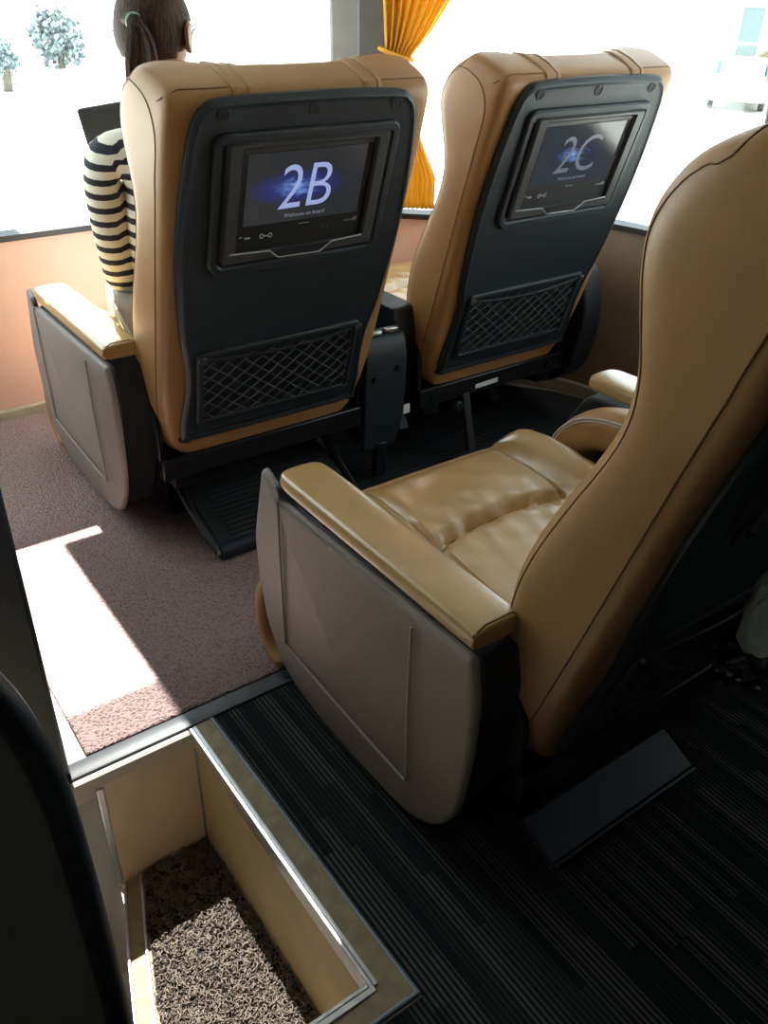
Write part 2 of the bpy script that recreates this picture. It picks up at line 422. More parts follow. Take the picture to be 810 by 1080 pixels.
# pillar between windscreen and side window
pp = []
for k in range(9):
    t = k/8; pp.append((1.665 + t*.185, 2.595 - t*.145))
pb = wall_strip(offs(pp, .035), .57, ROOF, .10)
for v in pb.verts:                       # the pillar leans outward a little towards the sill
    v.co.x += .02*(1.2 - v.co.z)
struct('trim_7', pb, M['pillar'], bevel=.012, smooth=True)
pb = wall_strip(offs(pp[3:], .050), .57, ROOF, .03)
for v in pb.verts: v.co.x += .02*(1.2 - v.co.z)
struct('trim_8', pb, mat('dark_grey_pillar_strip', (.13, .135, .135), .6, noise=.12), bevel=.008, smooth=True)  # darker grey strip over the right part of the pillar
struct('trim_18', boxm(2.31, 2.39, 1.37, 1.45, .60, ROOF), M['pillar'], bevel=.01)
# roof with added, unseen glazed openings that shape the sun patches
bm = B()
x0, x1 = -.5, 2.45
box(bm, x0, x1, -2.45, 1.55, ROOF, ROOF+.05)
box(bm, x0, -.25, 1.55, 2.86, ROOF, ROOF+.05)
box(bm, .565, .700, 1.55, 2.86, ROOF, ROOF+.05)  # bar sized for the dark gap between the sun patches
box(bm, .700, x1, 1.55, 2.495, ROOF, ROOF+.05)
box(bm, 1.05, x1, 2.495, 2.86, ROOF, ROOF+.05)
box(bm, 1.05, x1, 2.86, 3.02, ROOF, ROOF+.05)  # added lip that stops sun leaking in over the front wall
struct('ceiling', bm, M['ceil'])
struct('added_hatch_clear', boxm(-.25, .565, 2.26, 2.86, ROOF+.02, ROOF+.026), M['glass'])  # added opening that lets sun onto the floor
struct('added_hatch_tinted', boxm(-.25, .565, 1.55, 2.26, ROOF+.02, ROOF+.026), M['tinted'])  # added pane that dims the rear of the floor sun patch
struct('added_hatch_right', boxm(.700, 1.05, 2.495, 2.86, ROOF+.02, ROOF+.026), M['glass'])  # added opening that lets sun onto the armrest and lap
# added unseen ledge that blocks sun above the windscreen
bm = B(); box(bm, -.5, .76, 2.87, 3.5, 1.60, 1.63); box(bm, 1.12, 2.05, 2.87, 3.5, 1.60, 1.63); box(bm, .76, 1.12, 3.44, 3.5, 1.60, 1.63)
struct('unseen_sun_blocker', bm, M['sill'])

# floor
fl = B()
box(fl, -.45, 2.5, 1.194, 2.95, -.05, 0)           # front part
box(fl, .435, 2.5, -2.4, 1.194, -.05, 0)           # right of the step well
box(fl, -.45, .435, -2.4, .573, -.05, 0)           # behind the step well
struct('floor', fl, M['vinyl'])
# step well: riser faces, treads, lower stair
rs = B()
box(rs, .4335, .455, .574, 1.1925, -.36, -.001)
box(rs, -.1, .455, .553, .5745, -.36, -.001)
struct('wall_stairwell', rs, M['riser_side'], bevel=.001)
struct('wall_riser', boxm(.236, .4335, 1.1925, 1.215, -.36, -.001), M['riser'])
lw = B(); box(lw, -.45, .236, 1.199, 1.215, -.95, -.002); box(lw, -.1, .0, .553, .573, -.95, -.36)
struct('stair_side_panel', lw, M['pillar'])
tr = B()
tl = [(.435, 1.194), (.245, 1.194), (.19, 1.03), (.145, .88), (.135, .573), (.435, .573)]
plate(tr, tl, [(-.36, 0), (-.325, 0)], lambda a, b, d: Vector((a, b, d)))
struct('stair_tread', tr, M['ply'])
struct('lower_step', boxm(-.45, .26, .553, 1.2, -.68, -.63), M['vinyl'])
ls = B(); plate(ls, [(.245, 1.194), (.19, 1.03), (.145, .88), (.135, .573), (.150, .573), (.160, .88), (.205, 1.03), (.26, 1.194)], [(-.64, 0), (-.345, 0)], lambda a, b, d: Vector((a, b, d)))
struct('lower_riser', ls, M['riser'])
# edge boards and aluminium nosings around the well
eb = B()
plate(eb, [(.437, .573), (.437, 1.205), (.476, 1.205), (.481, .53), (.30, .53), (.13, .53), (.13, .573)], [(0, 0), (.007, 0)], lambda a, b, d: Vector((a, b, d)))
struct('trim_9', eb, M['ply'], bevel=.001)
def nose(name, bm, mt='alu'): return struct(name, bm, M[mt], bevel=.002, smooth=True)
n1 = B(); box(n1, .427, .4345, .570, 1.200, -.028, .010); box(n1, .4345, .443, .570, 1.200, .007, .010)
nose('trim_10', n1)
n2 = B(); box(n2, .13, .427, .573, .5805, -.028, .010); box(n2, .13, .435, .562, .573, .007, .010)
nose('trim_11', n2)
n3 = B(); box(n3, .190, .4265, 1.1895, 1.1938, -.022, .005); box(n3, .190, .4265, 1.1938, 1.204, .001, .005)
nose('trim_12', n3, 'vinyl')
n4 = B(); plate(n4, [(.475, 1.205), (.482, 1.205), (.487, .523), (.13, .523), (.13, .530), (.480, .530)], [(0, 0), (.0095, 0)], lambda a, b, d: Vector((a, b, d)))
nose('trim_13', n4, 'alu_dull')
n5 = B(); box(n5, .229, .243, 1.189, 1.1945, -.325, -.030)
nose('trim_14', n5)
n6 = B(); box(n6, .430, .4352, 1.188, 1.1942, -.325, -.028)
nose('trim_15', n6, 'alu_dull')
n7 = B()
for dx in (0, .036):
    plate(n7, [(.241+dx, 1.190), (.186+dx, 1.03), (.141+dx, .88), (.131+dx, .576), (.138+dx, .576), (.148+dx, .88), (.193+dx, 1.03), (.248+dx, 1.190)], [(-.345, 0), (-.3205, 0)], lambda a, b, d: Vector((a, b, d)))
nose('trim_16', n7)
# rubber threshold strip between loop mat and carpet
st = B(); plate(st, [(.190, 1.204), (2.33, 1.204), (2.33, 1.246), (.200, 1.246)], [(0, 0), (.010, .002), (.012, .006)], lambda a, b, d: Vector((a, b, d)))
struct('trim_17', st, M['rubber'], smooth=True)
# base trims
struct('baseboard_front', wall_strip(offs(FP, .018), 0, .035, .02), M['trim'], bevel=.004)
struct('baseboard_right', wall_strip(offs(RP, .022), 0, .045, .024), M['trim'], bevel=.004)
# low dark partition standing beside the stair
pt = B(); plate(pt, [(.197, 1.215), (.290, 2.06), (.04, 2.06), (.0, 1.215)], [(0, 0), (.72, 0)], lambda a, b, d: Vector((a, b, d)))
tag(struct('stair_partition', pt, M['edging'], bevel=.008, smooth=True))

# ------------------------------------------------------------------ floor coverings
cp_ = B()
plate(cp_, [(.483, 1.203), (2.33, 1.203), (2.33, -2.38), (-.44, -2.38), (-.44, .518), (.488, .518)], [(0, 0), (.006, 0)], lambda a, b, d: Vector((a, b, d)))
tag(obj('carpet', cp_, M['carpet'], None, False), 'dark charcoal carpet with thin broken grey stripes behind the rubber strip', 'carpet')
mt = B()
plate(mt, rounded([(.238, 1.247), (1.12, 1.247), (1.12, 2.775), (.245, 2.775)], .004), [(0, 0), (.012, 0), (.014, .003)], lambda a, b, d: Vector((a, b, d)))
tag(obj('floor_mat', mt, M['mat'], None, False), 'mauve brown loop pile mat on the floor beside the front left seat', 'mat')
rm = B()
plate(rm, [(1.122, 1.25), (2.30, 1.25), (2.29, 1.80), (2.225, 1.97), (2.055, 2.19), (1.81, 2.415), (1.52, 2.635), (1.122, 2.74)], [(0, 0), (.008, 0)], lambda a, b, d: Vector((a, b, d)))
for k in range(41): box(rm, 1.13, 2.29 if k < 27 else 2.05, 1.255+k*.0203, 1.265+k*.0203, .008, .011)
tag(obj('ribbed_rubber_mat', rm, M['black'], None, False), 'black ribbed rubber matting under the seat whose screen reads 2C', 'mat')

# stair mat with coil pile
smb = empty('stair_mat', (.3, .88, -.325)); tag(smb, 'brown coil pile mat in the sunken step, half in sun', 'mat')
mo = [(.430, 1.190), (.287, 1.190), (.234, 1.03), (.190, .88), (.180, .578), (.430, .578)]
bk = B(); plate(bk, [(a-.3, b-.88) for a, b in mo], [(0, 0), (.006, .001)], lambda a, b, d: Vector((a, b, d)))
obj('mat_backing', bk, M['coil_base'], smb, False)
verts, faces = [], []
def inside(x, y):
    if not (.582 < y < 1.186 and x < .426): return False
    if y > 1.03: e = .232 + (y-1.03)/.16*.053
    elif y > .88: e = .190 + (y-.88)/.15*.044
    else: e = .180 + (y-.578)/.302*.010
    return x > e + .004
cnt = 0
while cnt < 3400:
    x, y = random.uniform(.1, .43), random.uniform(.6, 1.19)
    if not inside(x, y): continue
    cnt += 1
    rr = random.uniform(.0045, .0085); a0 = random.uniform(0, 6.28); arc = random.uniform(3.2, 6.0); tx_, ty_ = random.uniform(-.9, .9), random.uniform(-.9, .9)
    z = random.uniform(.007, .011); n = 7; th = .0015; pts = []
    for k in range(n):
        a = a0 + arc*k/(n-1); px, py = rr*math.cos(a), rr*math.sin(a)
        pts.append(Vector((x-.3+px, y-.88+py, max(.004, z + px*tx_ + py*ty_ + .0015*k/n))))
    base = len(verts)
    for k, p in enumerate(pts):
        t = (pts[min(k+1, n-1)] - pts[max(k-1, 0)]).normalized(); a = t.orthogonal().normalized(); b = t.cross(a)
        for j in range(4): verts.append(p + th*(math.cos(j*1.5708)*a + math.sin(j*1.5708)*b))
    for k in range(n-1):
        for j in range(4):
            faces.append((base+k*4+j, base+k*4+(j+1) % 4, base+(k+1)*4+(j+1) % 4, base+(k+1)*4+j))
me = bpy.data.meshes.new('coil_pile'); me.from_pydata(verts, [], faces); me.materials.append(M['coil'])
for p in me.polygons: p.use_smooth = True
co = link(bpy.data.objects.new('coil_pile', me), smb); co['kind'] = 'stuff'

# stair guard panel close to the camera, standing across the bus behind the step well
gp = empty('stair_guard_panel', (-.15, .545, 0)); tag(gp, 'olive grey guard panel with rounded black rubber edge beside the sunken step', 'panel')
go = [(-.42, .93), (-.20, .93), (-.06, .925), (.0, .912), (.032, .882), (.0465, .848), (.0585, .808), (.0685, .75), (.0735, .688), (.0755, .595), (.0765, .489), (.0765, .33), (.0765, .18), (.0765, .018)]
go = [(p.x, p.y) for p in smoothpts(go, 4)]
gb = B(); plate(gb, [(a+.15, b) for a, b in go] + [(-.42+.15, .001), (.0765+.15, .001)][::-1], [(-.006, 0), (.006, 0)], lambda a, b, d: Vector((a, d, b)))
obj('panel', gb, M['guard'], gp, False)
ge = B(); rings = []
tube(ge, [Vector((a+.15, 0, b)) for a, b in go], .0135, 12)
for v in ge.verts: v.co.y *= 1.5
obj('rubber_edge', ge, M['edging'], gp)

# ------------------------------------------------------------------ the reclining seat
CN, CU = Vector((0, .95722, .28936)), Vector((0, -.28936, .95722))
def bf(u, v, d=0):                 # backrest frame: across, up, forward depth
    return Vector((u, 0, .3135)) + CN*d + CU*v
def bff(a, b, d): return bf(a, b, d)

PROFILE = [(-.065, .245, .055), (-.03, .268, .062), (.03, .283, .085), (.12, .297, .145), (.22, .300, .176), (.32, .302, .176), (.42, .303, .158),
           (.51, .304, .140), (.58, .304, .134), (.64, .305, .150), (.70, .307, .188), (.755, .307, .214), (.80, .305, .214), (.845, .305, .196), (.875, .300, .165)]
def back_ring(v, w, D):
    half = [(0, 0), (.5*w, -.002), (.86*w, .0), (w-.006, .004), (w, .03), (w+.004, .4*D), (w+.010, .75*D), (w+.004, D-.02), (w-.030, D+.004), (w-.085, D-.004), (.55*w, D-.034), (.25*w, D-.042)]
    ring = half + [(0, D-.043)] + [(-a, b) for a, b in half[:0:-1]]
    return [bf(a, v, b) for a, b in ring]
VS_FAR = (-.065, -.03, .03, .11, .20, .30, .39, .47, .54, .60, .655, .70, .738, .778, .807)
PROFILE_FAR = [(v, w, D) for v, (_, w, D) in zip(VS_FAR, PROFILE)]
def make_backrest(root, far=True):
    PROF = PROFILE_FAR if far else PROFILE; dv = .066 if far else 0
    bm = B(); rings = [back_ring(*p) for p in PROF]
    def squeeze(v, w, D, k, dm):
        r = back_ring(v, w, D); c = bf(0, v, dm)
        return [c + (q-c)*k for q in r]
    def sq2(v, w, D, k):               # top crown: shrink in depth only
        out = []
        for q, a in zip(back_ring(v, w, D), back_ring(v, w, D)):
            c = Vector((q.x*(.5+.5*k), 0, 0)); dep = (q - bf(q.x, v, 0)).dot(CN); mid = .085
            out.append(bf(q.x*(.93+.07*k), v, mid + (dep-mid)*k))
        return out
    rings.append(sq2(.892-dv, .296, .16, .84)); rings.append(sq2(.897-dv, .288, .155, .5)); rings.append(sq2(.898-dv, .28, .15, .12))
    rings.insert(0, squeeze(-.075, .235, .09, .8, .05))
    loft(bm, rings)
    o = obj('backrest', bm, M['leather'], root, False); subsurf(o, 2)
    T = bvh_of(o)
    def on(u, v, d, lift=0):
        loc, nor, i, ds = T.find_nearest(bf(u, v, d)); return loc + nor*lift, nor
    def dense(spec, k=5):
        q = smoothpts(spec, k); return [on(p.x, p.y, p.z, .0005)[0] for p in q]
    # seams
    for s in (-1, 1):
        sb = B()
        low = [(s*.325, v-dv*(v > .5), .030) for v in (.78, .7, .6, .5, .4, .3, .2, .1, .02, -.04)]
        top = [(s*.33, .868-dv, .19), (s*.33, .868-dv, .14), (s*.33, .86-dv, .08), (s*.325, .83-dv, .045)] if far else [(s*.325, .83, .034)]
        pts = dense(top + low)
        if far: tube(sb, dense([(s*a, .87-dv, b) for a, b in ((.318, .036), (.295, .032), (.26, .030), (.22, .029), (.172, .029))]), .0013, 5)
        tube(sb, pts, .0013, 5); obj('seam', sb, M['seam'], o); sb = B()
        pts = dense([(s*.330, v, D-.012) for v, w, D in PROF[1:]] + [(s*a, .93-dv, b) for a, b in ((.24, .160), (.10, .156))])
        tube(sb, pts, .0011, 5)
        obj('seam', sb, M['stitch'], o)
    for s in (-1, 1):
        bm = B(); rows = []
        for dep, v in ((-.03, .79), (-.03, .83), (-.02, .87), (.0, .92), (.05, .95), (.10, .95), (.15, .93), (.19, .89), (.23, .84)):
            row = []
            for k, (du, h) in enumerate(((-.024, -.002), (-.022, .0045), (-.012, .0055), (-.010, .003), (.010, .003), (.012, .0055), (.022, .0045), (.024, -.002))):
                p, n = on(s*.145+du, v-dv, dep, h); row.append(p)
            rows.append(row)
        loft(bm, rows, cap=True)
        obj('headrest_band', bm, M['leather'], o)
    return o

SHELL = [(0, .822), (.19, .818), (.232, .806), (.254, .778), (.266, .72), (.276, .62), (.279, .50), (.272, .38), (.262, .29), (.249, .225), (.246, .15), (.254, .06), (.250, .012), (.235, -.004), (0, -.006)]
SHELL_L = [(-a, b) for a, b in SHELL[-2:0:-1]]
def make_shell(root):
    out = [(p.x, p.y) for p in smoothpts([(a, b) for a, b in SHELL + SHELL_L], 4, True)]
    bm = B()
    plate(bm, out, [(.012, .004), (-.006, 0), (-.013, .004), (-.016, .011), (-.0135, .016), (-.0125, .022)], bff)
    o = obj('back_shell', bm, M['shell'], root)
    for k in (-1, 0, 1):                                    # moulded fixing holes with their bolts
        h = B(); c = bf(k*.1945, .792, -.0125)
        tube(h, [c + .0115*(math.cos(a)*Vector((1, 0, 0)) + math.sin(a)*CU) for a in [i*math.pi/9 for i in range(18)]], .0025, 6, closed=True)
        obj('fixing_hole', h, M['shell'], o)
        h = B(); cyl(h, c + CN*.002, c - CN*.0015, .010, 18); b = obj('bolt', h, M['hole'], o)
    # raised surround
    mo_ = rounded([(-.214, .745), (-.198, .758), (.200, .758), (.214, .745), (.214, .48), (.192, .456), (-.192, .456), (-.214, .48)], .012, 4)
    mi_ = inset2(mo_, .020)
    h = B(); frame_ring(h, mo_, mi_, -.010, -.023, bff, .004)
    obj('monitor_surround', h, M['shell'], o)
    # net pocket rim
    po = rounded([(-.226, .262), (.214, .262), (.216, .048), (-.216, .048)], .014, 4)
    pi = inset2(po, .016)
    h = B(); frame_ring(h, po, pi, -.010, -.021, bff, .004)
    obj('pocket_rim', h, M['shell'], o)
    return o
def make_monitor(root, num, bright):
    bm = B()
    body = rounded([(-.186, .742), (.186, .742), (.186, .487), (-.186, .487)], [.010, .010, .006, .006], 4)
    inn = rounded([(-.156, .731), (.156, .731), (.156, .507), (-.156, .507)], .002, 4)
    frame_ring(bm, body, inn, -.012, -.031, bff, .003)
    o = obj('monitor', bm, M['bezel'], root)
    h = B(); plate(h, [(-.157, .732), (.157, .732), (.157, .506), (-.157, .506)], [(-.012, 0), (-.021, 0)], bff)
    obj('glass_front', h, M['hole'], o, False)
    h = B(); plate(h, [(-.150, .728), (.150, .728), (.152, .718), (-.150, .718)], [(-.021, 0), (-.0225, .001)], bff)
    obj('top_bar', h, M['bezel'], o, False)
    h = B(); plate(h, [(-.141, .716), (.137, .716), (.137, .565), (-.141, .565)], [(-.0205, 0), (-.0216, 0)], bff)
    obj('display', h, M['display_blue' if bright else 'display_grey'], o, False)
    f = lambda u0, v0: (lambda x, y, d: bf(u0+x, v0+y, -.0220 + d))
    if num: obj('seat_number', text_bm(num, .137, f(-.004, .594), .09, .0004, bold=-.0012, sx=.90), M['num_bright' if bright else 'num_dim'], o, False)
    if num: obj('welcome_text', text_bm('Welcome on board', .0125, f(.002, .574), .1, .0003), M['num_small' if bright else 'num_dim'], o, False)
    # printed marks along the lower edge
    h = text_bm('AUDIOVIDEO' if False else '-------', .012, f(.004, .553), 0, .0003)
    obj('maker_mark', h, M['white_print'], o, False)
    h = B()
    for a in (-.095, -.075): tube(h, [bf(a + .0045*math.cos(t), .5385 + .0045*math.sin(t), -.0222) for t in [i*math.pi/5 for i in range(10)]], .0009, 5, closed=True)
    tube(h, [bf(-.0885, .5385, -.0222), bf(-.0815, .5385, -.0222)], .0012, 5)
    obj('headphone_icon', h, M['white_print'], o)
    h = B(); tube(h, [bf(-.147, .541, -.0222), bf(-.141, .543, -.0222)], .001, 5); tube(h, [bf(-.135, .5385, -.0222), bf(-.123, .5385, -.0222)], .0018, 5)
    obj('socket_icon', h, M['white_print'], o)
    h = B()
    for k in range(5): tube(h, [bf(.108+k*.006, .5465 - (.001 if k % 2 else 0), -.0222), bf(.1115+k*.006, .549 + (.002 if k > 2 else 0), -.0222)], .0010, 5)
    tube(h, [bf(.136 + .004*math.cos(t), .549 + .004*math.sin(t), -.0222) for t in [i*math.pi/5 for i in range(10)]], .0009, 5, closed=True)
    obj('signature_mark', h, M['white_print'], o)
    h = B()
    for a in (.053, .064): cyl(h, bf(a, .541, -.0205), bf(a, .541, -.0228), .002, 10)
    obj('pinhole', h, M['bezel'], o)
    h = B(); tube(h, [bf(-.172, .512, -.0318), bf(-.078, .508, -.0318), bf(-.055, .489, -.0322), (bf(.048, .487, -.0322)), bf(.078, .508, -.0318), bf(.155, .512, -.0318)], .0016, 6)
    obj('tray_edge', h, M['alu'], o)
    h = B(); plate(h, [(-.075, .506), (.075, .506), (.047, .489), (-.054, .489)], [(-.020, 0), (-.0322, .002)], bff)
    obj('pull_tab', h, M['hole'], o)
    return o
def make_net(root):
    bm = B(); x0, x1, v0, v1 = -.212, .202, .062, .238
    def P(a, b):                       # slightly bagged net
        s = (a-x0)/(x1-x0); t = (b-v0)/(v1-v0)
        return bf(a, b, -.0165 - .007*math.sin(math.pi*s)*math.sin(math.pi*min(1, t*.8+.1)) - .001*math.sin(a*300)*math.cos(b*260))
    st_ = .047
    def seg(a0, b0, a1, b1):
        n = max(2, int(math.hypot(a1-a0, b1-b0)/.012)); tube(bm, [P(a0+(a1-a0)*i/n, b0+(b1-b0)*i/n) for i in range(n+1)], .0017, 4)
    k = -8
    H = v1-v0
    for k in range(-8, 14):
        for sg in (1, -1):
            c = x0 + k*st_*.95
            a0, b0, a1, b1 = (c, v0, c+H*1.25, v1) if sg == 1 else (c+H*1.25, v0, c, v1)
            # clip to the pocket
            def clip(a0, b0, a1, b1):
                t0, t1 = 0, 1; dx = a1-a0
                for q, lim in ((-dx, a0-x0), (dx, x1-a0)):
                    if q < 0: t0 = max(t0, lim/q)
                    elif q > 0: t1 = min(t1, lim/q)
                return (a0+dx*t0, b0+(b1-b0)*t0, a0+dx*t1, b0+(b1-b0)*t1) if t1 > t0+.02 else None
            c2 = clip(a0, b0, a1, b1)
            if c2: seg(*c2)
    o = obj('net_pocket', bm, M['net'], root)
    h = B(); tube(h, smoothpts([bf(-.214, .243, -.018), bf(-.1, .236, -.026), (bf(0, .234, -.028)), bf(.1, .238, -.026), bf(.206, .246, -.018)], 5), .0035, 7)
    obj('elastic_hem', h, M['black'], o)
    for a in (-.214, .207):
        h = B(); box(h, a-.009, a+.009, -.0265, -.016, .240, .254, f=lambda x, y, z: bf(x, z, y))
        obj('net_clip', h, M['bezel'], o, bevel=.002)
    return o

ARM = [(.060, .512), (.585, .500), (.600, .520), (.640, .536), (.655, .530), (.700, .36), (.690, .27), (.672, .18), (.598, .075), (.50, .042), (.40, .034), (.203, .048), (.118, .092), (.062, .177), (.046, .326), (.044, .436)]
ARMR = [.012, 0, .004, .008, .008, .03, .03, .03, .05, .03, .05, .06, .05, .05, .03, .03]
def make_arms(root):
    px = -.3855
    # dark arm box
    bx = [(.052, .510), (.60, .500), (.68, .36), (.67, .27), (.65, .18), (.58, .085), (.40, .045), (.21, .056), (.125, .100), (.072, .18), (.052, .326), (.040, .436)]
    bx = rounded(bx, [.012, .02, .03, .03, .03, .05, .05, .06, .05, .05, .03, .03], 3)
    for s, nm in ((-1, 'arm_box'), (1, 'arm_box')):
        f = (lambda a, b, d: Vector((d, a, b))) if s < 0 else (lambda a, b, d: Vector((-d, a, b)))
        bb = bx if s < 0 else rounded([(.052, .515), (.078, .565), (.25, .565), (.31, .50), (.42, .43), (.44, .20), (.36, .10), (.21, .10), (.095, .18), (.068, .326)], [.02, .04, .03, .04, .05, .06, .06, .05, .05, .03], 4)
        h = B(); plate(h, bb, [(-.372, .004), (-.368, 0), (-.300, 0), (-.2945, .005)], f)
        a = obj('arm_box', h, M['black' if s < 0 else 'shell'], root)
        if s < 0:
            pn = [(p.x, p.y) for p in rounded(ARM, ARMR, 4)]
            h = B()
            def warp(a_, b_, d): return Vector((d - .010*math.sin(math.pi*max(0, min(1, (a_-.05)/.62)))*max(0, min(1, (b_-.03)/.3)) + .018*max(0, min(1, (.12-b_)/.12))**1.5, a_, b_))
            plate(h, pn, [(px+.014, .0), (px+.009, 0), (px+.003, .004), (px, .012)], warp)
            p = obj('side_panel', h, M['panel'], a)
            h = B()
            gp_ = [(.586, .498), (.584, .165), (.185, .150), (.187, .486)]
            pts = []
            for (a0, b0), (a1, b1) in zip(gp_, gp_[1:]):
                for k in range(9): pts.append((a0+(a1-a0)*k/8, b0+(b1-b0)*k/8))
            tube(h, [warp(a_, b_, px-.0002) for a_, b_ in pts], .0026, 6)
            obj('panel_ridge', h, M['panel_line'], p)
            h = B(); cyl(h, Vector((px+.006, .594, .512)), Vector((px-.004, .594, .512)), .014, 16)
            obj('hinge_cap', h, M['bezel'], p, bevel=.003)
        for yy in ((.17, .46) if s < 0 else ()):
            h = B(); box(h, s*.372, s*.352, yy, yy+.022, .505, .532)
            obj('pad_bracket', h, M['bezel'], a, bevel=.001)
    # padded armrest, aisle side: tapered leather pad
    def pad(s, path_, w0, th):
        h = B(); rings = []
        n = len(path_)
        for i, (yy, zz, wl, wr, tk) in enumerate(path_):
            a, b = wl, wr
            sec = [(a, zz), (a-.0005, zz+tk*.35), (a+.001, zz+tk*.8), (a+.007, zz+tk*.98), ((a+b)/2, zz+tk*1.03), (b-.007, zz+tk*.98), (b-.001, zz+tk*.8), (b+.0005, zz+tk*.35), (b, zz), ((a+b)/2, zz-.001)]
            rings.append([Vector((-s*x if s > 0 else x, yy, z)) for x, z in sec])
        loft(h, rings)
        return h
    L_ = -.3875; R__ = -.2945
    pth = [(.058, .530, L_+.003, R__-.003, .022), (.060, .527, L_, R__, .031), (.066, .526, L_, R__, .034), (.10, .525, L_, R__, .035), (.25, .525, L_, R__, .036), (.42, .523, L_, R__+.004, .035), (.56, .520, L_+.002, R__+.006, .034), (.588, .520, L_+.005, R__+.005, .032), (.600, .520, L_+.014, R__-.004, .030), (.604, .523, L_+.020, R__-.010, .022)]
    o = obj('armrest', pad(-1, pth, 0, 0), M['leather_top'], root, False); subsurf(o, 2)
    h = B(); tube(h, [Vector((L_+.004, .0645, .528)), Vector((L_+.002, .0635, .552)), Vector((L_+.022, .063, .5635)), Vector((R__-.022, .063, .5635)), Vector((R__-.002, .0635, .552))], .0014, 5)
    obj('seam', h, M['seam'], o)
    # inner armrest: thick leather arch that rolls over at the front
    h = B(); rings = []
    cl = smoothpts([(0, .245, .512), (0, .31, .516), (0, .40, .512), (0, .480, .490), (0, .530, .448), (0, .552, .395), (0, .585, .362)], 4)
    for i, c in enumerate(cl):
        t = (cl[min(i+1, len(cl)-1)] - cl[max(i-1, 0)]).normalized(); nn = Vector((0, -t.z, t.y))
        k = .6 if i in (0, len(cl)-1) else 1
        th = .042*k; w = .047*k; x_ = .340
        rings.append([c + Vector((x_+dx*w, 0, 0)) + nn*dn*th for dx, dn in ((-1, -.8), (-1, .5), (-.8, .95), (0, 1.05), (.8, .95), (1, .5), (1, -.8), (.8, -1), (0, -1), (-.8, -1))])
    loft(h, rings)
    o = obj('armrest', h, M['leather'], root, False); subsurf(o, 1)
    h = B()
    for s_ in (.026, .033):
        tube(h, [c + Vector((.340-.047*.98, 0, 0)) + Vector((0, -(cl[min(i+1, len(cl)-1)] - cl[max(i-1, 0)]).normalized().z, (cl[min(i+1, len(cl)-1)] - cl[max(i-1, 0)]).normalized().y))*s_ for i, c in enumerate(cl) if 2 < i < len(cl)-5], .0012, 5)
    obj('stitching', h, M['paper'], o)

def make_cushion(root):
    nx, ny = 44, 60; X0, X1, Y0, Y1 = -.288, .288, .06, .700
    def top(x, y):
        ax = abs(x)
        def g(d, w): return math.exp(-(d/w)**2)
        ys = .425 - .05*(x/.17)**2*.5
        z = .385 + .045*min(1, (y-.06)/.50) + .006*math.sin(math.pi*(y-.06)/.64) + .046*(1/(1+math.exp(-(ax-.195)/.016)))*(1 - .5*max(0, (y-.5)/.2))
        z -= .020*g(ax-.170, .009)
        if ax < .17: z -= .020*g(y-ys, .010)
        z += .008*(1 if y > ys else 0)*0 + .010*math.exp(-((y-ys-.09)/.10)**2)*(1-(ax/.3)**2)
        z += .0022*math.sin(90*x+40*y)*math.sin(55*y-30*x)*math.exp(-((y-.45)/.12)**2)
        e = max(0, ax-.235)/.053; z -= .065*e*e
        f = max(0, y-.585)/.115; z -= .115*f**2.4
        return z
    bm = B(); V = [[bm.verts.new((X0+(X1-X0)*i/nx, Y0+(Y1-Y0)*j/ny, top(X0+(X1-X0)*i/nx, Y0+(Y1-Y0)*j/ny))) for i in range(nx+1)] for j in range(ny+1)]
    for j in range(ny):
        for i in range(nx): bm.faces.new((V[j][i], V[j][i+1], V[j+1][i+1], V[j+1][i]))
    border = [V[0][i] for i in range(nx+1)] + [V[j][nx] for j in range(1, ny+1)] + [V[ny][i] for i in range(nx-1, -1, -1)] + [V[j][0] for j in range(ny-1, 0, -1)]
    low = [bm.verts.new((v.co.x*.97, v.co.y*.985+.002, .285)) for v in border]
    n = len(border)
    for i in range(n): bm.faces.new((border[i], low[i], low[(i+1) % n], border[(i+1) % n]))
    bm.faces.new(low)
    o = obj('seat_cushion', bm, M['leather_top'], root)
    h = B(); tube(h, [Vector((x, .425-.05*(x/.17)**2*.5, top(x, .425-.05*(x/.17)**2*.5)+.001)) for x in [-.165+.33*k/20 for k in range(21)]], .0018, 5)
    for s in (-1, 1): tube(h, [Vector((s*.168, y, top(s*.168, y)+.001)) for y in [.10+.56*k/28 for k in range(29)]], .0015, 5)
    obj('seam', h, M['seam'], o)
    return o
def make_legrest(root):
    h = B(); rings = []
    cl = smoothpts([(0, .655, .40), (0, .690, .30), (0, .722, .19), (0, .722, .11), (0, .692, .064), (0, .640, .046)], 4)
    for i, c in enumerate(cl):
        t = (cl[min(i+1, len(cl)-1)] - cl[max(i-1, 0)]).normalized(); nn = Vector((0, -t.z, t.y))
        k = .55 if i in (0, len(cl)-1) else 1
        w = .283 if c.z > .30 else .283 + .092*min(1, (.30-c.z)/.08)
        rings.append([c + Vector((dx*w*(.98 if k < 1 else 1), 0, 0)) + nn*dn*.022*k for dx, dn in ((-1, -.6), (-1, .6), (-.96, 1), (0, 1.1), (.96, 1), (1, .6), (1, -.6), (.96, -1), (0, -1), (-.96, -1))])
    loft(h, rings)
    o = obj('leg_rest', h, M['leather'], root, False); subsurf(o, 1)
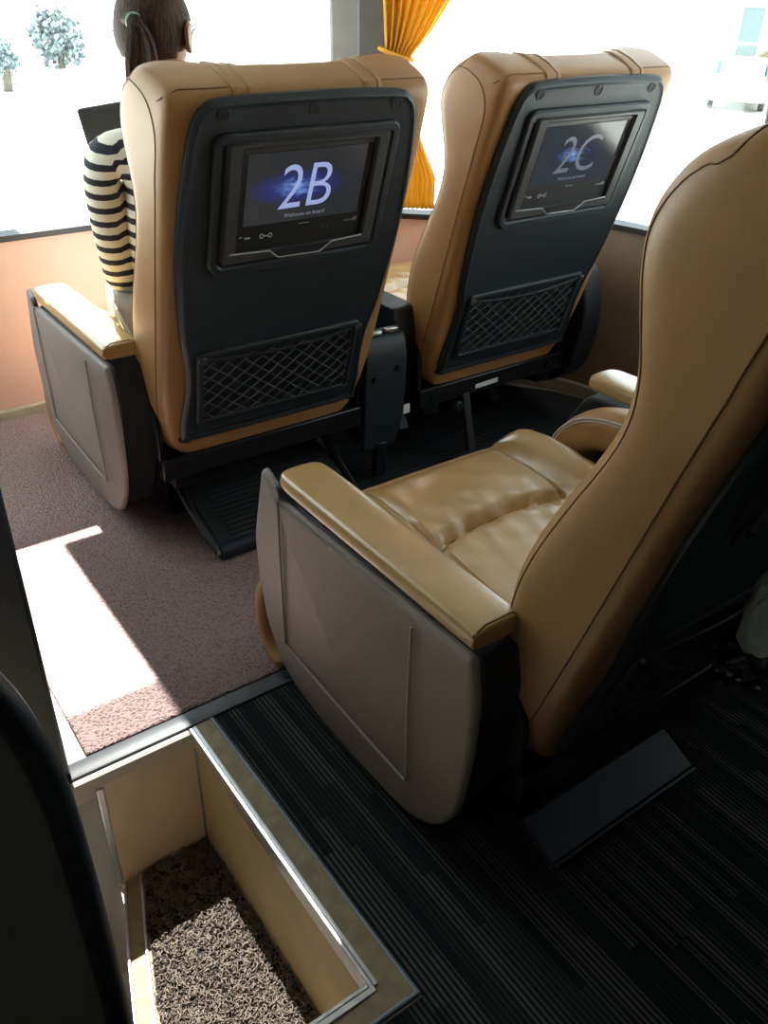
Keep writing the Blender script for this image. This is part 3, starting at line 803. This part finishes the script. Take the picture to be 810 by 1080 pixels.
def make_base(root):
    h = B()
    box(h, -.300, .290, .005, .050, .205, .262)                     # rear cross rail
    box(h, -.285, .285, .05, .64, .235, .284)                       # seat pan
    box(h, -.285, .285, .60, .64, .20, .25)
    for s in (-.235, .235): box(h, s-.03, s+.03, .03, .60, .16, .235)
    o = obj('base_frame', h, M['frame'], root, bevel=.004)
    for s in (-1, 1):
        h = B(); rings = []
        for z, yc, hy, hx in ((.17, .30, .13, .02), (.10, .30, .06, .018), (.03, .30, .10, .02), (.0145, .30, .16, .035)):
            rings.append([Vector((s*.20+a*hx, yc+b*hy, z)) for a, b in ((-1, -1), (1, -1), (1, 1), (-1, 1))])
        loft(h, rings); obj('leg', h, M['frame'], root, bevel=.004)
    for a in (-.25, .22):
        h = B(); cyl(h, Vector((a, .0, .232)), Vector((a, .010, .232)), .012, 6); obj('hex_bolt', h, M['frame'], o)
    # back of seat hinge arms
    for s in (-1, 1):
        h = B(); plate(h, rounded([(.02, .22), (.10, .24), (.115, .36), (.06, .44), (.02, .36)], .02, 3), [(s*.288, 0), (s*.300, 0)], lambda a, b, d: Vector((d, a, b)))
        obj('hinge_plate', h, M['frame'], root, bevel=.002)
def make_footrest(root, near=False):
    h = B(); t = math.radians(20)
    if not near:
        # ribbed pedal plate on a tube hung from the base
        f = lambda x, y, z: Vector((x, y*math.cos(t)-z*math.sin(t), .070 + y*math.sin(t) + z*math.cos(t)))
        box(h, -.215, .215, -.10, .16, 0, .012, f=f)
        o = obj('footrest', h, M['black'], root, bevel=.001)
        h = B()
        for k in range(15): box(h, -.175, .185, -.085+k*.016, -.079+k*.016, .0115, .017, f=f)
        obj('tread_ribs', h, M['ribs'], o, False)
        h = B(); tube(h, [f(-.222, -.115, .0), f(.222, -.115, .0)], .022, 12); obj('footrest_bar', h, M['navy'], o)
        for s in (-1, 1):
            h = B(); tube(h, [f(s*.222, -.115, .0), f(s*.230, .03, .01), Vector((s*.235, .17, .18))], .012, 8); obj('footrest_arm', h, M['frame'], o)
            h = B(); cyl(h, f(s*.222, -.115, 0), f(s*.230, -.115, 0), .010, 10); obj('end_cap', h, M['steel'], o)
    else:
        t2 = math.radians(24)
        f = lambda x, y, z: Vector((x, y*math.cos(t2)-z*math.sin(t2), .095 + y*math.sin(t2) + z*math.cos(t2)))
        box(h, -.262, .10, -.045, .040, 0, .016, f=f)
        o = obj('footrest', h, M['navy'], root, bevel=.004)
        h = B(); box(h, -.262, .10, -.052, -.045, -.004, .018, f=f); obj('footrest_lip', h, M['edging'], o, bevel=.002)
        for a in (-.18, .06):
            h = B(); tube(h, [f(a, .03, 0), Vector((a, .10, .10)), Vector((a, .14, .20))], .011, 8); obj('footrest_arm', h, M['frame'], o)
def make_seat(num, bright, near):
    root = empty('reclining_seat', (0, 0, 0))
    make_backrest(root); make_shell(root); make_monitor(root, num, bright); make_net(root)
    make_arms(root); make_cushion(root); make_legrest(root); make_base(root); make_footrest(root, near)
    return root
SEAT_GROUP = 'tan leather reclining coach seats'
seat_a = make_seat('2B', True, False); seat_a.location = (XC, BY, 0)
tag(seat_a, 'tan leather reclining seat with black back shell and screen reading 2B', 'seat', SEAT_GROUP)
def swap(root, name, new):
    for c in list(root.children):
        if c.name.split('.')[0] == name:
            for g in list(c.children_recursive): bpy.data.objects.remove(g, do_unlink=True)
            bpy.data.objects.remove(c, do_unlink=True)
    new(root)
seat_b = copy_tree(seat_a); seat_b.location = (XC+.7964, BY-.003, -.003)
swap(seat_b, 'monitor', lambda r: make_monitor(r, '2C', False))
def drop_aisle_arm(root, pad):
    for c in list(root.children):
        nm = c.name.split('.')[0]; xs = [v.co.x for v in c.data.vertices]
        if nm == 'arm_box' and max(xs) < 0:
            for g in list(c.children):
                if pad and g.name.startswith('pad_bracket'): continue
                for q in list(g.children): bpy.data.objects.remove(q, do_unlink=True)
                bpy.data.objects.remove(g, do_unlink=True)
            if not pad: c.data = c.data.copy(); c.data.materials[0] = M['shell']
        elif nm == 'armrest' and max(xs) < 0 and not pad:
            for g in list(c.children): bpy.data.objects.remove(g, do_unlink=True)
            bpy.data.objects.remove(c, do_unlink=True)
drop_aisle_arm(seat_b, False)
for c in list(seat_b.children):
    if c.name.split('.')[0] == 'arm_box' and min(v.co.x for v in c.data.vertices) > 0: bpy.data.objects.remove(c, do_unlink=True)
    elif c.name.split('.')[0] == 'footrest':
        for g in list(c.children_recursive): bpy.data.objects.remove(g, do_unlink=True)
        bpy.data.objects.remove(c, do_unlink=True)
h = B(); plate(h, rounded([(-.01, .545), (.25, .545), (.60, .50), (.68, .36), (.66, .20), (.58, .085), (.30, .06), (.06, .13), (-.02, .20), (-.062, .40)], [.04, .05, .03, .04, .05, .06, .08, .06, .06, .08], 4), [(.2965, .005), (.302, 0), (.372, 0), (.378, .005)], lambda a, b, d: Vector((d, a, b)))
obj('arm_box', h, M['black'], seat_b)
h = B(); box(h, -.22, .13, -.15, -.05, .035, .047, f=lambda x, y, z: Vector((x, y, z + (y+.05)*-.12)))
fr = obj('footrest', h, M['navy'], seat_b, bevel=.003)
h = B(); box(h, -.135, -.108, -.045, .020, .03, .215, f=lambda x, y, z: Vector((x, y*.35 + (.215-z)*-.30 + .02, z)))
obj('footrest_arm', h, M['ribs'], fr, bevel=.003)
h = B(); cyl(h, Vector((-.16, .006, .185)), Vector((-.16, -.014, .185)), .016, 14); obj('pivot_knob', h, M['ribs'], fr, bevel=.003)
tag(seat_b, 'tan leather reclining seat by the window with screen reading 2C', 'seat', SEAT_GROUP)
seat_c = copy_tree(seat_a); seat_c.location = (XC+.0567, BY-1.2174, -.008)
swap(seat_c, 'footrest', lambda r: make_footrest(r, True))
swap(seat_c, 'monitor', lambda r: make_monitor(r, '', False))
swap(seat_c, 'backrest', lambda r: make_backrest(r, False))
tag(seat_c, 'nearest tan leather reclining seat seen from its side, taupe side panel towards the aisle', 'seat', SEAT_GROUP)
seat_d = copy_tree(seat_c); seat_d.location = (XC+.0567+.7964, BY-1.2174, -.008)
drop_aisle_arm(seat_d, True)
tag(seat_d, 'tan leather seat mostly hidden behind the nearest seat, only its armrest end showing', 'seat', SEAT_GROUP)

# cover between the two front seats
cv = empty('seat_link_cover', (XC+.372, BY+.002, 0)); tag(cv, 'dark plastic cover with two screws between the seats marked 2B and 2C', 'cover')
h = B(); rings = []
for z, yo, w in ((.10, .022, .055), (.20, .0, .068), (.30, -.004, .070), (.39, -.004, .068), (.435, .004, .066), (.455, .018, .062), (.460, .034, .058)):
    rings.append([Vector((a*w, yo + (b*.016 if b > 0 else -abs(a)*-.004), z)) for a, b in ((-1, 1), (-1, 0), (-.6, -.3), (.6, -.3), (1, 0), (1, 1))])
for r in rings:
    r[0].y = r[5].y = max(r[0].y, .034)
loft(h, rings); cvb = obj('cover_body', h, M['shell'], cv, bevel=.005)
for a, z in ((-.040, .335), (.036, .355)):
    h = B(); cyl(h, Vector((a, -.001, z)), Vector((a, -.010, z)), .008, 14); obj('screw', h, M['hole'], cvb)
h = B(); box(h, -.02, .02, .012, .036, 0, .12); obj('support_post', h, M['frame'], cv, bevel=.003)
h = B(); box(h, -.045, -.01, .010, .026, .452, .466); box(h, .0, .045, .010, .026, .456, .470); obj('top_glint', h, M['steel'], cv, bevel=.004)  # bright bars added as highlights along the cover top
# stickers on the seat frames
def sticker(x, y, z, w, hgt, label):
    b = B(); box(b, -w/2, w/2, -.0015, 0, 0, hgt, f=lambda a, b_, c: Vector((a, b_ , c)))
    o = obj('sticker', b, M['paper'], None, False); o.location = (x, y, z); o.rotation_euler = (0, R(-2), 0)
    tag(o, label, 'label'); return o
sticker(XC+.7964-.06+.02, BY+.002, .218, .09, .014, 'long pale sticker on the black rail under the seat marked 2C')
sticker(XC+.452, BY+.015, .195, .034, .030, 'small square white sticker low beside the dark seat link cover')

# ------------------------------------------------------------------ curtain
cu = empty('curtain', (1.785, 2.385, .62)); tag(cu, 'golden yellow curtain tied back beside the grey window pillar', 'curtain')
h = B(); rows = []   # pleated cloth
wd = Vector((.80, -.60, 0)).normalized(); wn = Vector((-.60, -.80, 0)).normalized()
NZ, NU = 46, 90
for j in range(NZ+1):
    z = .62 + (1.74-.62)*j/NZ
    tie = 1.075
    if z >= tie:
        t = min(1, (z-tie)/.45); left = -.045 - .03*t; right = .035 + .27*t**.8; amp = .010 + .016*t
    else:
        t = min(1, (tie-z)/.35); left = -.04 + .05*t; right = .030 + .10*t*t; amp = .012 - .004*t
    row = []
    for i in range(NU+1):
        s = i/NU; a = left + (right-left)*s
        n = amp*(math.sin(s*2*math.pi*8 + .6*math.sin(z*5)) + .4*math.sin(s*2*math.pi*17+z*3))
        row.append(wd*a + wn*(n-.01) + Vector((0, 0, z-.62)))
    rows.append(row)
loft(h, rows, cap=False, closed=False)
o = obj('drape', h, M['curtain'], cu)
sol = o.modifiers.new('solid', 'SOLIDIFY'); sol.thickness = .0015
h = B(); tube(h, [Vector((0, 0, 1.075-.62)) + wd*(-.012+.052*math.cos(a)) + wn*(-.01+.034*math.sin(a)) + Vector((0, 0, -.015*math.cos(a))) for a in [i*math.pi/8 for i in range(16)]], .006, 8, closed=True)
obj('tieback', h, M['curtain'], cu)

# ------------------------------------------------------------------ person in the front left seat
def skinned(name, nodes, edges, material, parent, root=0, lv=2):
    me = bpy.data.meshes.new(name); me.from_pydata([n[0] for n in nodes], edges, [])
    o = link(bpy.data.objects.new(name, me), parent)
    sk = o.modifiers.new('skin', 'SKIN'); sk.use_smooth_shade = True
    for i, n in enumerate(nodes):
        v = me.skin_vertices[0].data[i]; r = n[1]; v.radius = r if isinstance(r, tuple) else (r, r); v.use_root = (i == root)
    s = o.modifiers.new('sub', 'SUBSURF'); s.levels = lv; s.render_levels = lv
    bake(o)
    o.data.materials.clear(); o.data.materials.append(material)
    for p in o.data.polygons: p.use_smooth = True
    return o
PX, PY = .85, 2.02
pr = empty('person', (PX, PY+.05, .40))
tag(pr, 'person in a black and white striped top seated with back turned, hair in a ponytail', 'person')
O = Vector((PX, PY+.05, .40))
def rel(p): return tuple(Vector(p) - O)
# skeleton in world space
J = dict(pelvis=(.865, 2.10, .515), waist=(.863, 2.08, .64), chest=(.857, 2.04, .80), upper=(.850, 2.015, .915), neck0=(.850, 2.005, .985), neck1=(.854, 2.015, 1.055), head=(.858, 2.045, 1.150),
         shl=(.692, 2.04, .932), ell=(.738, 2.125, .600), wrl=(.855, 2.335, .79), hal=(.885, 2.375, .825),
         shr=(.992, 2.025, .935), elr=(1.03, 2.13, .655), wrr=(.955, 2.35, .79), har=(.945, 2.385, .825),
         hipl=(.800, 2.12, .490), knl=(.880, 2.50, .480), anl=(.885, 2.56, .10), tol=(.880, 2.67, .045),
         hipr=(.955, 2.12, .490), knr=(1.03, 2.50, .480), anr=(1.03, 2.56, .10), tor=(1.03, 2.67, .045))
rad = dict(pelvis=.105, waist=.112, chest=.126, upper=.092, neck0=.048, neck1=.044, head=.055, shl=.048, ell=.034, wrl=.024, hal=.022, shr=.048, elr=.034, wrr=.024, har=.022,
           hipl=.078, knl=.052, anl=.032, tol=.024, hipr=.078, knr=.052, anr=.032, tor=.024)
E_ = [('pelvis', 'waist'), ('waist', 'chest'), ('chest', 'upper'), ('upper', 'neck0'), ('neck0', 'neck1'), ('neck1', 'head'), ('upper', 'shl'), ('shl', 'ell'), ('ell', 'wrl'), ('wrl', 'hal'),
      ('upper', 'shr'), ('shr', 'elr'), ('elr', 'wrr'), ('wrr', 'har'), ('pelvis', 'hipl'), ('hipl', 'knl'), ('knl', 'anl'), ('anl', 'tol'), ('pelvis', 'hipr'), ('hipr', 'knr'), ('knr', 'anr'), ('anr', 'tor')]
def sub_skel(keys, grow, clip=None):
    ks = [k for k in J if k in keys]; idx = {k: i for i, k in enumerate(ks)}
    return [(rel(J[k]), rad[k]+grow) for k in ks], [(idx[a], idx[b]) for a, b in E_ if a in idx and b in idx]
nodes, edges = sub_skel(J.keys(), 0)
hid = ('pelvis', 'waist', 'chest', 'upper', 'shl', 'ell', 'shr', 'elr', 'hipl', 'hipr', 'knl', 'knr')
nodes = [(p, r*(.84 if k in hid else 1)) for (p, r), k in zip(nodes, J)]
body = skinned('body', nodes, edges, M['skin'], pr)
# fingers: short chains joined to the body mesh
def merge_into(target, others):
    bm = B(); bm.from_mesh(target.data)
    for o in others:
        bm.from_mesh(o.data)
    bm.to_mesh(target.data); bm.free()
    for o in others: bpy.data.objects.remove(o, do_unlink=True)
fing = []
for hk, sgn in (('hal', 1), ('har', -1)):
    hp = Vector(J[hk])
    for k in range(4):
        b = hp + Vector((sgn*(.012 - .006*k), .020, .018 - .013*k)); ln = (.9, 1, .95, .8)[k]
        pts = [b, b + Vector((sgn*.012, .030*ln, .006)), b + Vector((sgn*.030, .042*ln, .006)), b + Vector((sgn*.046, .036*ln, .004))]
        fing.append(skinned('finger', [(rel(p), (.0085, .008, .0075, .0065)[i]) for i, p in enumerate(pts)], [(0, 1), (1, 2), (2, 3)], M['skin'], pr, lv=1))
    b = hp + Vector((0, -.012, .014)); pts = [b, b + Vector((sgn*.018, .006, .020)), b + Vector((sgn*.036, .014, .026))]
    fing.append(skinned('finger', [(rel(p), (.010, .009, .0075)[i]) for i, p in enumerate(pts)], [(0, 1), (1, 2)], M['skin'], pr, lv=1))
# head with a face
HC = Vector(J['head']) + Vector((0, .005, .012)); hz = R(-40)     # turned a little to the right
def headpt(x, y, z):
    return HC + Vector((x*math.cos(hz) - y*math.sin(hz), x*math.sin(hz) + y*math.cos(hz), z))
def head_mesh(gx=0, face=True):
    bm = B(); bmesh.ops.create_uvsphere(bm, u_segments=40, v_segments=28, radius=1)
    for v in bm.verts:
        x, y, z = v.co
        w = .074 + gx; l = .094 + gx; hh = .112 + gx
        X, Y, Z = x*w, y*l, z*hh
        if z < 0:
            X *= 1 - .26*(-z)**1.5; Y *= 1 - .16*(-z)**1.5
            if y > 0: Y += .010*(-z)
            if y < 0: Y += .020*(-z)*(-y)
        if face and y > .2:
            e = math.exp
            Y += .026*e(-((x)/.13)**2 - ((z+.16)/.17)**2)                   # nose
            Y -= .008*(e(-((x-.36)/.18)**2 - ((z-.06)/.13)**2) + e(-((x+.36)/.18)**2 - ((z-.06)/.13)**2))   # eye sockets
            Y += .006*e(-((x)/.26)**2 - ((z+.50)/.07)**2) - .004*e(-(x/.3)**2 - ((z+.56)/.03)**2)           # lips
            Y += .008*e(-((x)/.3)**2 - ((z+.86)/.16)**2)                    # chin
        v.co = headpt(X, Y, Z) - O
    return bm
hm = obj('head', head_mesh(), M['skin'], pr)
ears = []
for s in (-1, 1):
    bm = B(); rings = []
    for k, (dep, sc) in enumerate(((0, .75), (.008, 1), (.016, 1.08), (.020, .95))):
        if s < 0: dep *= .35
        rings.append([headpt(s*(.069+dep), -.012 - dep*.9 + .017*sc*math.cos(a), .000 + .030*sc*math.sin(a) + .006*math.sin(a)*math.cos(a)) - O for a in [i*math.pi/8 for i in range(16)]])
    loft(bm, rings); ears.append(obj('ear', bm, M['skin'], pr))
merge_into(body, fing + [hm] + ears)
for s in (-1, 1):
    bm = B(); bmesh.ops.create_uvsphere(bm, u_segments=14, v_segments=10, radius=.0115)
    for v in bm.verts: v.co = v.co + headpt(s*.028, .079, .008) - O
    obj('eye', bm, M['trousers'], pr)
# shirt (torso, sleeves), stripes follow the torso height and the length of each arm
nodes, edges = sub_skel(('pelvis', 'waist', 'chest', 'upper', 'shl', 'ell', 'wrl', 'shr', 'elr', 'wrr', 'neck0'), .009)
nodes = [(p, r if abs(p[2]-rel(J['neck0'])[2]) > .01 else r-.002) for p, r in nodes]
sh = skinned('striped_top', nodes, edges, M['stripe'], pr)
at = sh.data.attributes.new('stripe', 'FLOAT', 'POINT')
def seg_t(p, a, b):
    a, b = Vector(a), Vector(b); ab = b-a; t0 = (p-a).dot(ab)/ab.length_squared; t = max(0, min(1, t0)); return (p-(a+ab*t)).length, (min(1, t0) if t0 < 0 else t)*ab.length
for i, v in enumerate(sh.data.vertices):
    p = v.co + O
    best = None
    for side in 'lr':
        d1, t1 = seg_t(p, J['sh'+side], J['el'+side]); d2, t2 = seg_t(p, J['el'+side], J['wr'+side])
        L1 = (Vector(J['sh'+side])-Vector(J['el'+side])).length
        for dd, tt in ((d1, t1), (d2, L1+t2)):
            if best is None or dd < best[0]: best = (dd, tt)
    arm = best[0] < .064 and abs(p.x-.852) > .128
    at.data[i].value = (.935 - best[1]*1.0) + 1.0 if arm else p.z + 1.0
# trousers
nodes, edges = sub_skel(('pelvis', 'hipl', 'knl', 'anl', 'hipr', 'knr', 'anr'), .016)
skinned('trousers', nodes, edges, M['trousers'], pr)
for s, k in ((-1, 'l'), (1, 'r')):
    a = Vector(J['an'+k]); t = Vector(J['to'+k])
    bm = B(); rings = []
    for yy, w, hgt in ((-.045, .026, .05), (-.02, .036, .085), (.03, .038, .075), (.09, .042, .048), (.13, .036, .032), (.145, .02, .02)):
        rings.append([Vector((a.x + w*math.cos(q), a.y+yy, .016 + hgt*(.5+.5*math.sin(q)))) - O for q in [i*math.pi/6 for i in range(12)]])
    loft(bm, rings); obj('shoe', bm, M['edging'], pr)
# hair: smooth cap, gathered back into a ponytail
bm = head_mesh(.010, False)
kill = []
for v in bm.verts:
    p = v.co + O - HC; y = -p.x*math.sin(-hz)*-1 if False else (p.x*-math.sin(hz) + p.y*math.cos(hz)); z = p.z
    lim = .052 if z > .045 else (.052 - (.045-z)*1.15)
    if y > lim or z < -.075: kill.append(v)
bmesh.ops.delete(bm, geom=kill, context='VERTS')
hr = obj('hair', bm, M['hair'], pr)
so_ = hr.modifiers.new('solid', 'SOLIDIFY'); so_.thickness = .010; so_.offset = -1
bm = B()
base = headpt(-.012, -.100, .030) - O
for k in range(22):
    a = random.uniform(0, 6.28); r = random.uniform(0, .012); sp_ = random.uniform(.4, 1)
    off = Vector((r*math.cos(a), 0, r*math.sin(a)))
    d = Vector((math.cos(a)*.030*sp_, -.004+.012*sp_*math.sin(a), 0))
    pts = smoothpts([base + off + Vector((0, .02, .004)), base + off*.8 + Vector((0, -.012, 0)), base + d*.8 + Vector((.004, -.022, -.035)), base + d*1.15 + Vector((.006, -.014, -.085)), base + d*1.0 + Vector((.006, -.004, -.135)), base + d*.35 + Vector((.004, .0, -.18))], 4)
    n = len(pts); tube(bm, pts, [.0085*(.8 + .5*math.sin(math.pi*i/(n-1)))*(1 - .75*(i/(n-1))**3) for i in range(n)], 6)
obj('ponytail', bm, M['hair'], hr)
bm = B(); tube(bm, [base + Vector((.0155*math.cos(a), -.008, .0155*math.sin(a))) for a in [i*math.pi/8 for i in range(16)]], .0035, 6, closed=True)
obj('hair_tie', bm, M['hairtie'], hr)
bm = B()
for s in (-1, 1):
    tube(bm, [headpt(s*.087, -.02, .006) - O, headpt(s*.084, .03, .012) - O, headpt(s*.072, .088, .012) - O], .0018, 5)
    tube(bm, [headpt(s*.034+.029*math.cos(a), .104-.012*abs(math.cos(a))*(1 if s*math.cos(a) > 0 else 0), .006+.022*math.sin(a)) - O for a in [i*math.pi/8 for i in range(16)]], .0018, 5, closed=True)
tube(bm, [headpt(-.006, .106, .012) - O, headpt(.006, .106, .012) - O], .0018, 5)
obj('glasses', bm, M['hole'], pr)
# tablet in the hands
tb = empty('tablet', (.915, 2.405, .90)); tag(tb, 'dark tablet held up in front of the person in the striped top', 'tablet')
tb.rotation_euler = (R(-14), R(-5), R(4))
h = B(); plate(h, rounded([(-.125, -.088), (.125, -.088), (.125, .088), (-.125, .088)], .012, 4), [(-.004, .002), (-.0025, 0), (.0025, 0), (.004, .002)], lambda a, b, d: Vector((a, d, b)))
tbo = obj('tablet_body', h, M['black'], tb)
h = B(); plate(h, [(-.112, -.075), (.112, -.075), (.112, .075), (-.112, .075)], [(-.0041, 0), (-.0046, 0)], lambda a, b, d: Vector((a, d, b)))
obj('tablet_screen', h, M['hole'], tb, False)

# ------------------------------------------------------------------ white bag in the net at the right edge
bgx = empty('plastic_bag', (1.02, .43, .50)); tag(bgx, 'crumpled white and clear plastic bag in the dark behind the nearest seat', 'bag')
bm = B(); bmesh.ops.create_icosphere(bm, subdivisions=4, radius=1)
for v in bm.verts:
    c = v.co.copy(); n = math.sin(9*c.x+4*c.z)*math.sin(8*c.z+2)*.08 + math.sin(17*c.x+11*c.y)*.04
    v.co = Vector((c.x*.085*(1+n), c.y*.035*(1+n), c.z*.09*(1+n) + .07))
obj('bag_body', bm, mat('white_poly', (.55, .62, .58), .5, noise=.2, bump=.3, bscale=60), bgx)
bm = B(); bmesh.ops.create_icosphere(bm, subdivisions=4, radius=1)
for v in bm.verts:
    c = v.co.copy(); n = math.sin(19*c.x+9*c.z)*math.sin(23*c.z+2*c.y)*.14 + math.sin(31*c.x+21*c.y)*.06
    v.co = Vector((c.x*.10*(1+n), c.y*.05*(1+n), c.z*.032*(1+n) - .01))
X = mat('clear_film', (.02, .02, .022), .08, spec=.9, noise=.1)
obj('film_bottom', bm, X, bgx)

# ------------------------------------------------------------------ outside
GZ = -2.4
M['ground'] = mat('pale_concrete', (.45, .45, .43), .9, noise=.1, nscale=.5)
M['leaf'] = mat('glare_washed_foliage', (.20, .26, .275), .7, noise=.3, nscale=3)  # bluish pale base paints window glare over the leaves
M['bark'] = mat('bark', (.15, .13, .1), .8, noise=.3)
M['facade'] = mat('pale_facade', (.8, .8, .76), .7, noise=.05, nscale=.3)
M['facade_warm'] = mat('cream_post', (.13, .108, .062), .7, noise=.05, nscale=.3)
M['teal'] = mat('teal_glazing', (.032, .085, .095), .85, spec=.1, noise=.3, nscale=1)
M['carp'] = mat('silver_car_paint', (.5, .55, .55), .35, noise=.05)
gb = boxm(-120, 120, -60, 160, GZ-.2, GZ); struct('ground', gb, M['ground'])
lawn = boxm(-6, 10.3, 33.2, 60, GZ, GZ+.03); struct('lawn', lawn, mat('pale_lawn', (.036, .054, .051), .9, noise=.12, nscale=1))
def tree(x, y, h_, r, label):
    e = empty('tree', (x, y, GZ)); tag(e, label, 'tree', 'trees outside the windscreen')
    bm = B(); tube(bm, [Vector((0, 0, 0)), Vector((.05, 0, h_*.4)), Vector((0, .05, h_*.7))], [.16, .12, .06], 8); obj('trunk', bm, M['bark'], e)
    bm = B()
    for k in range(1100):
        a = random.uniform(0, 6.28); q = random.uniform(-1, 1); rr = r*random.uniform(.4, 1)
        c = Vector((rr*math.cos(a)*math.sqrt(1-q*q), rr*math.sin(a)*math.sqrt(1-q*q), h_*.62 + rr*q*.9 + .25*r*math.sin(3*a)))
        s = random.uniform(.06, .13)*r/1.0; n = Vector((random.uniform(-1, 1), random.uniform(-1, 1), random.uniform(-1, 1))).normalized(); t = n.orthogonal().normalized(); b = n.cross(t)
        vs = [bm.verts.new(c + t*s*i + b*s*j + n*.1*s*(i*j)) for i, j in ((-1, -.5), (0, -.8), (1, -.5), (1, .5), (0, .8), (-1, .5))]
        bm.faces.new(vs)
    obj('crown', bm, M['leaf'], e, False, recalc=False)
tree(8.15, 31.6, 1.5, .5, 'left tree of the pale trees outside the windscreen')
tree(10.7, 34.0, 2.1, .95, 'tree beside the low white wall outside the windscreen')
lwx = boxm(9.0, 14, 31.9, 32.2, GZ, GZ+.5); tag(obj('garden_wall', lwx, M['facade'], None, False), 'low white wall outside in front of the pale trees', 'wall')
bld = empty('building', (35, 23.2, GZ)); tag(bld, 'pale building with teal windows outside the right side window', 'building')
bld.rotation_euler = (0, 0, R(-56.5))
h = B(); box(h, -4.5, 9, .1, 7, 0, 7); obj('facade_wall', h, M['facade'], bld, False)
for x in (-2.4, .28, 1.6, 2.95, 4.3):
    h = B(); box(h, x, x+.34, -.05, .1, 0, 7); obj('column', h, M['facade'], bld, False)
h = B(); box(h, .25, .85, -.16, -.05, 0, 1.25); obj('gate_post', h, M['facade_warm'], bld, False)
for x, w in ((-.62, .80), (.70, .82), (2.02, .82), (3.38, .82)):
    for z, hh in ((.80, .58), (1.46, 1.22), (3.1, 1.3), (4.9, 1.3)):
        h = B(); box(h, x, x+w, .06, .11, z, z+hh); w_ = obj('window', h, M['teal'], bld, False)
def car(x, y, rz, label):
    e = empty('car', (x, y, GZ)); e.rotation_euler = (0, 0, rz); tag(e, label, 'car')
    bm = B(); loft(bm, [[Vector((a, s*.85*(.82 if b > .9 else 1), b)) for a, b in ((-2.1, .3), (-2.1, .8), (-1.2, .95), (-.7, 1.4), (.6, 1.42), (1.1, .98), (2.1, .8), (2.15, .3))] for s in (-1, 1)])
    obj('car_body', bm, M['carp'], e, bevel=.05)
    bm = B(); loft(bm, [[Vector((a, s*.80, b)) for a, b in ((-1.0, .98), (-.62, 1.34), (.54, 1.36), (.95, 1.0))] for s in (-1, 1)]); obj('car_window', bm, M['teal'], e)
    for a in (-1.3, 1.3):
        for s in (-1, 1):
            bm = B(); cyl(bm, Vector((a, s*.7, .32)), Vector((a, s*.88, .32)), .32, 18); obj('wheel', bm, M['edging'], e)
car(28.7, 19.2, R(34), 'silver car parked outside the right window near the pale building')
